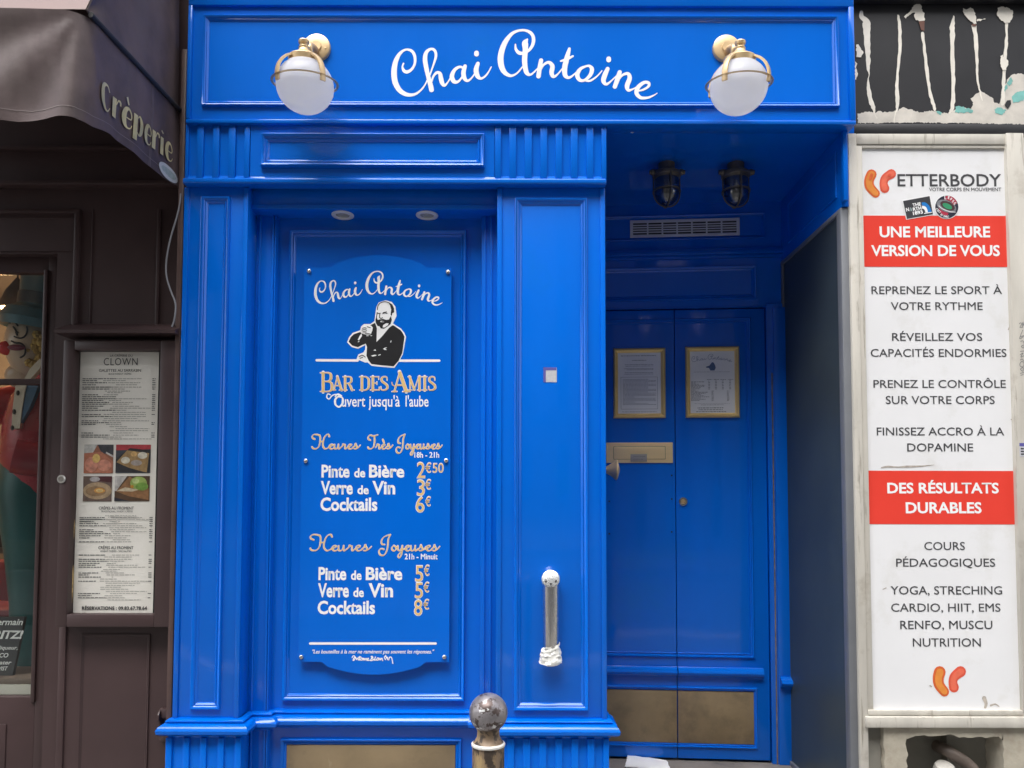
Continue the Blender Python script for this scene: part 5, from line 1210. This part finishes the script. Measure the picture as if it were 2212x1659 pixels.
streak([(1378, 185, 14), (1372, 240, 34), (1362, 320, 56), (1362, 440, 52), (1364, 600, 48), (1368, 760, 46), (1372, 900, 40), (1372, 1040, 42), (1368, 1160, 46), (1356, 1250, 40), (1324, 1296, 14)])
streak([(1612, 300, 50), (1626, 400, 50), (1638, 540, 44), (1646, 700, 32), (1648, 840, 24), (1656, 950, 22), (1680, 1050, 18), (1704, 1150, 10)])
streak([(1986, 240, 34), (1984, 400, 26), (1980, 500, 40), (1968, 620, 36), (1958, 760, 36), (1954, 880, 40), (1948, 1000, 36), (1944, 1100, 44), (1938, 1190, 46)])
m = MB()
for pl in ([(880, 130), (920, 60), (975, 28), (1005, 60), (1020, 130), (1046, 150), (1044, 236), (1000, 240), (945, 232), (925, 190), (932, 142), (900, 150), (830, 212), (808, 190)], [(1485, 92), (1520, 110), (1570, 84), (1600, 100), (1625, 150), (1632, 220), (1640, 270), (1610, 275), (1560, 230), (1500, 170), (1482, 130)], [(1640, 225), (1740, 212), (1740, 222), (1645, 245)], [(1880, 90), (1925, 74), (2000, 90), (2050, 116), (2055, 190), (2025, 250), (1970, 268), (1900, 210), (1872, 170), (1886, 120)],
           [(1912, 640), (1940, 624), (1960, 680), (2000, 690), (2004, 740), (1980, 800), (1935, 800), (1916, 740)], [(262, 510), (285, 506), (345, 600), (318, 655), (266, 655)], [(248, 700), (275, 730), (262, 760), (282, 840), (262, 910), (248, 910)]):
    m = MB(); m.pxpoly([zr8(x, y) for x, y in ragged(pl, 7, 16, len(pl))], YBK - .0024); m.obj('glue_patch', GLUE, sg)
m = MB(); m.pxpoly([zr8(x, y) for x, y in ((975, 238), (1044, 240), (1042, 350), (1005, 345))], YBK - .0022); m.pxpoly([zr8(x, y) for x, y in ((1585, 272), (1638, 276), (1632, 302), (1590, 298))], YBK - .0022); m.obj('rust_patch', RUST, sg)
rr = random.Random(4)
edge = [(275, 1300), (320, 1290), (360, 1278), (420, 1282), (480, 1290), (520, 1270), (560, 1285), (640, 1278), (700, 1268), (740, 1270), (800, 1225), (850, 1250), (930, 1268), (1000, 1285), (1100, 1265), (1180, 1270), (1240, 1290), (1330, 1300), (1395, 1255), (1440, 1215), (1500, 1230), (1540, 1250), (1580, 1245), (1600, 1170), (1570, 1130), (1640, 1070), (1690, 1040), (1730, 1062), (1830, 1125), (1835, 1165), (1900, 1190), (1920, 1100), (1960, 1000), (2000, 900), (2060, 850), (2120, 840), (2190, 850), (2260, 850)]
m = MB(); m.pxpoly([zr8(x, y) for x, y in ragged(edge + [(2260, 1425), (1600, 1412), (900, 1404), (280, 1412)], 8, 14, 5)], YBK - .0004); m.obj('flaked_edge', CHAL, sg)
m = MB()
for pl in ([(1398, 1220), (1450, 1215), (1530, 1240), (1600, 1262), (1590, 1290), (1480, 1290), (1390, 1292)], [(1985, 960), (2040, 880), (2060, 930), (2010, 990)], [(1960, 1000), (1985, 970), (1998, 1010), (1966, 1060)], [(2050, 1100), (2110, 1050), (2190, 1040), (2230, 1120), (2120, 1170), (2060, 1180)], [(1840, 1250), (1900, 1230), (1985, 1260), (1940, 1310), (1850, 1290)], [(1180, 1272), (1245, 1290), (1235, 1318), (1195, 1300)]):
    m = MB(); m.pxpoly([zr8(x, y) for x, y in ragged(pl, 10, 14, len(pl) + 3)], YBK - .0012); m.obj('teal_patch', TEAL, sg)
m = MB(); m.pxpoly([zr8(x, y) for x, y in ((1960, 1195), (1990, 1150), (2030, 1145), (2035, 1190), (2000, 1245), (1970, 1220))], YBK - .0022); m.obj('dark_patch', BLACKB, sg)
m = MB(); m.box(P(1838, 270, YBK)[0], XR1, YBK - .012, YBK + .1, RZ(287, YX), RZ(271, YBK), .003); m.obj('band_ledge', BLACKB, rs)
# beige frame round the poster
zf0, zf1 = RZ(1547), RZ(288)
px0 = P(1875.5, 900, YX)[0]; px1 = P(2190, 900, YX)[0]
m = MB()
m.box(XR0, px0 - .022, YX, YX + .10, -.1, zf1, .003)                       # left post
m.box(px0 - .0215, px0, YX + .004, YX + .06, zf0 - .0, zf1 - .045, .003)
m.box(px0 - .0216, px1 + .001, YX + .002, YX + .06, RZ(311), zf1, .003); m.box(px0, px1 + .002, YX + .006, YX + .06, RZ(318.5), RZ(312), .002)
m.box(px1, px1 + .066, YX - .004, YX + .10, zf0, zf1 + .001, .003); m.box(px1 + .068, XR1, YX + .03, YX + .1, 0, zf1)
m.box(px0 - .0214, px1 + .02, YX - .002, YX + .06, RZ(1546), RZ(1534), .003)
fr = m.obj('window_frame', BEIGE, rs)
m = MB(); m.box(px0 - .02, px1 + .02, YQ + .004, YQ + .03, zf0 - .02, zf1); m.obj('frame_back', INK, rs)
m = MB(); m.box(px0 - .035, XR1, YX - .012, YX + .1, RZ(1571), RZ(1547), .004); m.obj('sill', BEIGE, rs)
# marker scrawl down the right post
m = MB(); zg = zf(2160, 680, 4.743)
for st in ([(430, 165), (445, 155), (452, 172), (435, 205), (460, 200)], [(462, 205), (464, 150), (474, 185), (480, 145)], [(465, 232), (432, 322), (470, 300)], [(440, 300), (480, 290)], [(445, 350), (470, 345), (480, 385), (450, 400), (470, 420), (480, 400)], [(440, 455), (480, 450)], [(440, 490), (470, 470), (445, 515), (478, 500)], [(440, 545), (460, 535), (478, 560)], [(435, 585), (455, 560), (478, 580), (470, 615), (440, 610), (435, 585)], [(440, 640), (470, 620), (465, 665), (440, 640)], [(440, 685), (478, 675)], [(445, 705), (470, 698)]):
    m.pxstroke([(*zg(x, y), 1.5) for x, y in st], YX - .0045, smooth=3)
m.obj('marker_scrawl', INKG, fr)
# stone below with a recess
xo0, xo1 = P(1961, 1620, YX)[0], P(2170, 1620, YX)[0]; zo = RZ(1593); zt_s = RZ(1571) + .002
m = MB(); xs0 = P(1912, 1620, YX)[0]
rg = random.Random(9); gj = lambda a: rg.uniform(-a, a)
zs_l = [zo - .004 - k * .02 for k in range(40)]
m.prism([(xs0 + gj(.002), -.05), *[(xs0 + gj(.0035), zt_s - .03 - (38 - k) * .02) for k in range(0, 38)], (xs0, zt_s), (xo0, zt_s)] + [(xo0, zo + .012)] + [(xo0 + gj(.005), z) for z in zs_l] + [(xo0, -.05)], YX + .006, YX + .14)
m.prism([(xo1, -.05)] + [(xo1 + gj(.004), z) for z in reversed(zs_l)] + [(xo1, zo + .012), (xo1, zt_s), (XR1, zt_s), (XR1, -.05)], YX + .006, YX + .14)
nn_ = 22; top_ = [(xo0 + (xo1 - xo0) * k / nn_, zo + gj(.004) - (.012 if k in (0, nn_) else 0) + (.006 if 3 < k < 12 else 0)) for k in range(nn_ + 1)]
m.prism([(xo0, zt_s)] + top_ + [(xo1, zt_s)], YX + .006, YX + .14)
m.obj('stone_base', STONE, rs)
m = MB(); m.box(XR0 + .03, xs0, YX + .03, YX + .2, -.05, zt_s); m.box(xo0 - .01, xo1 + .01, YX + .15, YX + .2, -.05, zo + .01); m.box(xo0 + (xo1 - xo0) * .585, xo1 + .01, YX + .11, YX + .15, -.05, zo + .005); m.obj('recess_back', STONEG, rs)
# pipe standing in the recess
pp0 = P(2048, 1665, YX + .1); 
pi_ = thing('drain_pipe', 'old brown pipe with a pale cap inside the stone recess', 'pipe', (pp0[0], YX + .09, 0))
m = MB(); A_ = P(2050, 1624, YX + .062); B_ = P(2098, 1658, YX + .045); C2 = P(2122, 1705, YX + .03)
m.tube(cat([(A_[0] - .012, YX + .12, A_[1] + .004), (A_[0], YX + .060, A_[1]), (B_[0], YX + .045, B_[1]), (C2[0], YX + .03, C2[1])], 6), .022, 18); m.obj('bend', pbr('rusty_pipe', (.11, .085, .07), .55, var=.3, vs=16, bump=.3), pi_)
m = MB(); c_ = P(2040, 1662, YX + .045); m.lathe([(.036, -.06), (.036, .006), (.032, .016), (.020, .021), (0, .023)], Matrix.Translation((c_[0], YX + .045, c_[1])) @ Matrix.Rotation(rad(25), 4, 'X'), 28); m.obj('cap', pbr('pale_cap', (.46, .44, .40), .6, var=.2, vs=20), pi_)
# dark side window of that shop along the alcove
zc1 = zc0 - .002; ysf = YX + .02; ysb = 3.395
m = MB()
m.box(XS - .004, XS + .03, YX + .012, YX + .05, ZFL - .1, zc1, .002) 
m.box(XS - .005, XS + .03, ysb - .018, ysb, ZFL, zc1, .002); m.box(XS - .0045, XS + .03, YX + .03, ysb, zc1 - .018, zc1 - .0005, .002); m.box(XS - .0045, XS + .03, YX + .03, ysb, ZFL, ZFL + .02, .002)
m.obj('side_window_frame', ALU, rs)
m = MB(); m.box(XS + .004, XS + .03, YX + .03, ysb - .01, ZFL + .01, zc1 - .01); m.obj('side_window_pane', DGLASS, rs)
m = MB(); m.box(XS + .051, XS + .2, 2.9, 3.7, 0, 3.0); m.obj('inner_wall', INK, rs)

# poster in the frame
po = thing('poster', 'tall white poster with two red bands and grey French fitness slogans', 'poster', ((px0 + px1) / 2, YQ, RZ(1530)))
q0, q1 = P(1873, 920, YQ)[0], P(2180, 920, YQ)[0] + .012
q0 = px0 + .001; q1 = px1 + .004
m = MB(); m.box(q0, q1, YQ - .001, YQ + .002, P(2040, 1531.5, YQ)[1] - .004, P(2020, 322, YQ)[1]); m.obj('sheet', POSTER, po)
YPT = YQ - .0018
for t_, b_ in ((466, 576.5), (1017, 1132.5)):
    m = MB(); m.sheet([(q0 + .001, P(2030, b_, YPT)[1]), (q1, P(2030, b_, YPT)[1]), (q1, P(2030, t_, YPT)[1]), (q0 + .001, P(2030, t_, YPT)[1])], YPT); m.obj('red_band', RED, po)
for t in (('UNE MEILLEURE', 1900, 2139, 490, 512), ('VERSION DE VOUS', 1882, 2160, 530.5, 552.5), ('DES RÉSULTATS', 1916.7, 2157.7, 1043.7, 1065), ('DURABLES', 1956.6, 2120.6, 1085.8, 1108)): m = MB(); m.lift = .0005; m.text(*t, YPT, .028); m.obj('white_slogan', WHITE, po)
DGP = pbr('dark_grey_print', (.055, .055, .06), .45)
m = MB(); m.text('ETTERBODY', 1939, 2163, 376.5, 402, YPT, .012); m.obj('shop_name', DGP, po)
m = MB(); m.text('VOTRE CORPS EN MOUVEMENT', 2007, 2163, 405.5, 412.8, YPT, .008); m.obj('tag_line', DGP, po)
for t in (('REPRENEZ LE SPORT À', 1882.6, 2164.7, 618.5, 635), ('VOTRE RYTHME', 1924.6, 2123, 653, 669.5), ('RÉVEILLEZ VOS', 1927, 2122, 719.5, 736), ('CAPACITÉS ENDORMIES', 1881, 2174.6, 754, 770.7), ('PRENEZ LE CONTRÔLE', 1887, 2173, 821, 837.7), ('SUR VOTRE CORPS', 1913.5, 2149, 855.6, 872.5), ('FINISSEZ ACCRO À LA', 1894, 2169.5, 923.6, 940.4), ('DOPAMINE', 1959.8, 2102.5, 958, 975),
          ('COURS', 1996.7, 2084.7, 1171, 1188), ('PÉDAGOGIQUES', 1936, 2150, 1206.7, 1224), ('YOGA, STRECHING', 1924, 2165, 1266.5, 1284), ('CARDIO, HIIT, EMS', 1925, 2161.5, 1303.8, 1321.2), ('RENFO, MUSCU', 1944.7, 2144, 1341, 1358.8), ('NUTRITION', 1972, 2119, 1379, 1396.7)): m = MB(); m.text(*t, YPT, .006); m.obj('slogan_text', DGP, po)
SCUF = pbr('scuff_print', (.45, .40, .35), .6, var=.3, vs=60)
for st in ([(1904, 1010, 2), (1918, 1008, 4), (1940, 1009, 2.4), (1958, 1008, 4.5), (1990, 1007, 3), (2018, 1004, .6)], [(2126, 1508, 9), (2130, 1520, 7), (2128, 1528, 5)], [(2140, 1524, 4), (2150, 1521, 3), (2158, 1526, 2)], [(2009, 1481, 3), (2012, 1483, 2.6)], [(2210 - 28, 702, 2.4), (2210 - 32, 712, 2)], [(2184, 906, 2), (2192, 910, 4)], [(1907, 1273, 1.4), (1914, 1270, 2)]):
    m = MB(); m.lift = .0001; m.pxstroke(st, YPT, smooth=3); m.obj('scuff', SCUF, po)
OR1 = pbr('orange_print', (.70, .13, .035), .4, var=.12, vs=30); OR2 = pbr('light_orange_print', (.76, .27, .05), .4, var=.1, vs=40); OR3 = pbr('coral_print', (.74, .10, .055), .4, var=.1, vs=40)
OR4 = pbr('light_coral_print', (.80, .16, .09), .4, var=.1, vs=40)
def kidney(ox, oy, s, bits):
    g = zf(ox, oy, s)
    for nm, mat, strokes in bits:
        m = MB(); m.lift = {'logo_outer': 0, 'logo_inner': .0008, 'logo_core': .0018}[nm]
        for st in strokes: m.pxstroke([(*g(x, y), w / s) for x, y, w in st], YPT, smooth=8)
        m.obj(nm, mat, po)
L_o = [(314, 512, 108), (288, 576, 102), (296, 646, 102), (358, 718, 92)]; R_o = [(528, 506, 100), (462, 552, 88), (444, 610, 86), (456, 664, 98)]
def inn(st, k): return [(x, y, w * k) for x, y, w in st]
kidney(1860, 280, 4.88, [('logo_outer', OR1, [L_o]), ('logo_outer', OR3, [R_o]), ('logo_inner', OR2, [inn(L_o, .62)]), ('logo_inner', OR4, [inn(R_o, .62)]), ('logo_core', OR1, [[(314, 520, 34), (300, 560, 34)]]), ('logo_core', OR3, [[(510, 520, 30), (500, 526, 30)]])])
L_b = [(1186, 352, 140), (1168, 430, 132), (1180, 510, 124), (1242, 592, 114)]; R_b = [(1440, 346, 128), (1368, 404, 112), (1346, 468, 104), (1358, 540, 118)]
kidney(1860, 1420, 5.516, [('logo_outer', OR1, [L_b]), ('logo_outer', OR3, [R_b]), ('logo_inner', OR2, [inn(L_b, .6)]), ('logo_inner', OR4, [inn(R_b, .6)])])
# stickers on the poster
YSK = YPT - .0008; zs_ = zf(1985, 420, 15.8)
def stick(name, label, cen): c_ = P(*zs_(*cen), YSK); return thing(name, label, 'sticker', (c_[0], YSK, c_[1]), 'stickers on the poster')
s1 = stick('sticker', 'tilted dark rectangular sticker with a blue and white arc, on the poster', (660, 600))
m = MB(); m.pxpoly([zs_(x, y) for x, y in ((115, 335), (1090, 185), (1205, 860), (250, 1030))], YSK); m.obj('white_edge', WHITE, s1)
m = MB(); m.lift = .0003; m.pxpoly([zs_(x, y) for x, y in ((140, 375), (1065, 205), (1185, 840), (272, 1005))], YSK); m.obj('dark_sheet', pbr('sticker_dark', (.045, .045, .05), .4), s1)
m = MB(); m.lift = .0006; m.pxpoly([zs_(x, y) for x, y in cat([(785, 430), (900, 425), (1010, 500), (1090, 620), (1140, 760)], 5) + [(1005, 775)] + cat([(990, 690), (930, 580), (800, 530)], 5)], YSK); m.obj('blue_arc', pbr('sticker_blue', (.01, .19, .55), .4), s1)
m = MB(); m.lift = .0006; m.pxpoly([zs_(x, y) for x, y in cat([(800, 545), (900, 560), (970, 640), (1005, 770)], 5) + [(920, 785)] + cat([(900, 710), (860, 660), (800, 640)], 5)], YSK)
for t, a, b, c, d in (('THE', 462, 760, 448, 555), ('N', 245, 350, 620, 735), ('RTH', 480, 780, 590, 700), ('1893', 478, 830, 730, 840)):
    (x0_, y0_), (x1_, y1_) = zs_(a, c), zs_(b, d); m.text(t, x0_, x1_, y0_, y1_, YSK, .04, 0, 1, rad(10), ((x0_ + x1_) / 2, (y0_ + y1_) / 2))
m.pxstroke([(*zs_(880, 815), 1.6), (*zs_(1140, 770), 1.6)], YSK); m.obj('white_print', WHITE, s1)
m = MB(); m.lift = .0006; m.pxpoly([zs_(x, y) for x, y in ((380, 610), (410, 600), (450, 660), (465, 720), (400, 740), (385, 680))], YSK); m.obj('grey_emblem', pbr('emblem_grey', (.25, .33, .33), .4), s1)
s2 = stick('sticker', 'round sticker showing a stadium with green pitch, on the poster', (1665, 580))
def ell(cx_, cy_, rx, ry, rot=0., n=28, a0=0, a1=360):
    o = []
    for k in range(n): a = rad(a0 + (a1 - a0) * k / n); u, v = rx * math.cos(a), ry * math.sin(a); o.append(zs_(cx_ + u * math.cos(rot) - v * math.sin(rot), cy_ + u * math.sin(rot) + v * math.cos(rot)))
    return o
m = MB(); m.pxpoly(ell(1665, 585, 430, 420), YSK); m.obj('white_edge', WHITE, s2)
m = MB(); m.lift = .0003; m.pxpoly(ell(1665, 585, 405, 400), YSK); m.obj('navy_sheet', pbr('sticker_navy', (.02, .022, .04), .4), s2)
m = MB(); m.lift = .0006; m.pxpoly(ell(1650, 560, 360, 200, rad(22)), YSK); m.obj('grey_stand', pbr('stand_grey', (.22, .23, .25), .4, var=.3, vs=90), s2)
m = MB(); m.lift = .0009; m.pxpoly(ell(1690, 545, 270, 140, rad(24)), YSK); m.obj('dark_stand', pbr('stand_dark', (.07, .03, .035), .4), s2)
m = MB(); m.lift = .0012; m.pxpoly(ell(1680, 560, 180, 88, rad(26)), YSK); m.obj('green_pitch', pbr('pitch_green', (.04, .30, .14), .4), s2)
CRI = pbr('crimson_print', (.42, .025, .06), .4)
m = MB(); m.lift = .0008; m.pxpoly([zs_(x, y) for x, y in ((1640, 200), (1760, 200), (1900, 270), (2000, 380), (2020, 470), (1900, 520), (1800, 400), (1660, 340), (1560, 330))], YSK); m.pxpoly([zs_(x, y) for x, y in ((1370, 600), (1440, 680), (1560, 750), (1720, 800), (1700, 880), (1560, 880), (1440, 800))], YSK); m.obj('crimson_banner', CRI, s2)
m = MB(); m.lift = .0014
for t, cx_, cy_, ht, ro in (('L', 1612, 262, 110, -2), ('E', 1728, 262, 92, -14), ('P', 1812, 320, 92, -26), ('S', 1880, 388, 92, -36), ('G', 1940, 462, 96, -46), ("C'EST", 1360, 720, 70, -46), ('AU', 1475, 860, 70, -24), ('PARC', 1640, 930, 76, -8)):
    w = ht * (.62 * len(t)); (x0_, y0_), (x1_, y1_) = zs_(cx_ - w / 2, cy_ - ht / 2), zs_(cx_ + w / 2, cy_ + ht / 2); m.text(t, x0_, x1_, y0_, y1_, YSK, .03, 0, 1, rad(ro), ((x0_ + x1_) / 2, (y0_ + y1_) / 2))
m.pxstroke([(*zs_(1380, 550), 1.5), (*zs_(1500, 650), 1.5), (*zs_(1660, 720), 1.5), (*zs_(1800, 760), 1.5), (*zs_(1960, 770), 1.2)], YSK); m.obj('white_print', WHITE, s2)
# small sticker on the right post
a, b, c, d = rc(2202, 957, 2240, 986, YX - .004)
s3 = thing('sticker', 'violet and white sticker on the beige post beside the tall poster', 'sticker', ((a + b) / 2, YX - .004, c))
m = MB(); m.box(a, b, YX - .0052, YX - .0043, c, d); m.obj('sticker_sheet', pbr('sticker_pale', (.58, .58, .62), .5), s3)
m = MB(); m.box(a, b, YX - .0057, YX - .0050, d - .012, d); m.obj('violet_strip', vio, s3)
m = MB()
for k in range(3): m.box(a + .004, a + .016, YX - .0056, YX - .0050, c + .006 + .010 * k, c + .011 + .010 * k)
m.obj('sticker_print', INK, s3)

# ================================================================== bollard at the kerb
YBO = 1.90; xb, zb_c = P(1055, 1539.5, YBO); Rb = 41.2 / FPX * YBO
bo = thing('bollard', 'worn brown street bollard with a chipped silver ball top', 'bollard', (xb, YBO, 0))
T = Matrix.Translation((xb, YBO, 0)); zs1 = P(1055, 1603, YBO)[1]
BALLM = pbr('chipped_ball', (.30, .28, .29), .34, .55, var=.3, vs=30, bump=.4, bs=90, specks=[((.10, .075, .07), 34, .51, .04), ((.80, .80, .80), 30, .60, .012, (1, 1, 1.4))])
POSTM = pbr('worn_bollard_post', (.24, .17, .11), .5, .15, var=.4, vs=22, bump=.4, bs=50, stretch=(1, 1, .5), specks=[((.42, .30, .15), 26, .50, .10, (1, 1, .4)), ((.06, .045, .035), 38, .49, .05, (1, 1, .5)), ((.78, .77, .74), 46, .69, .012)])
m = MB(); k = 20; m.lathe([(max(1e-5, Rb * math.sin(math.pi * i / k)), zb_c - Rb * math.cos(math.pi * i / k)) for i in range(k + 1)], T, 40); m.obj('ball', BALLM, bo)
nb = zb_c - Rb
m = MB(); m.lathe([(.031, nb + .012), (.0275, nb + .004), (.0285, nb - .010), (.034, nb - .020), (.0385, nb - .024), (.0415, nb - .027), (.0415, nb - .034), (.040, nb - .036), (.040, .02), (.060, .015), (.060, 0)], T, 40); m.obj('post', POSTM, bo)
m = MB(); m.lathe([(.0380, nb - .0235), (.0420, nb - .0265), (.0425, nb - .029), (.0420, nb - .0315)], T, 40); m.obj('white_collar', pbr('worn_white_paint', (.70, .69, .65), .5, var=.15, vs=30, specks=[((.3, .2, .11), 30, .60, .04)]), bo)
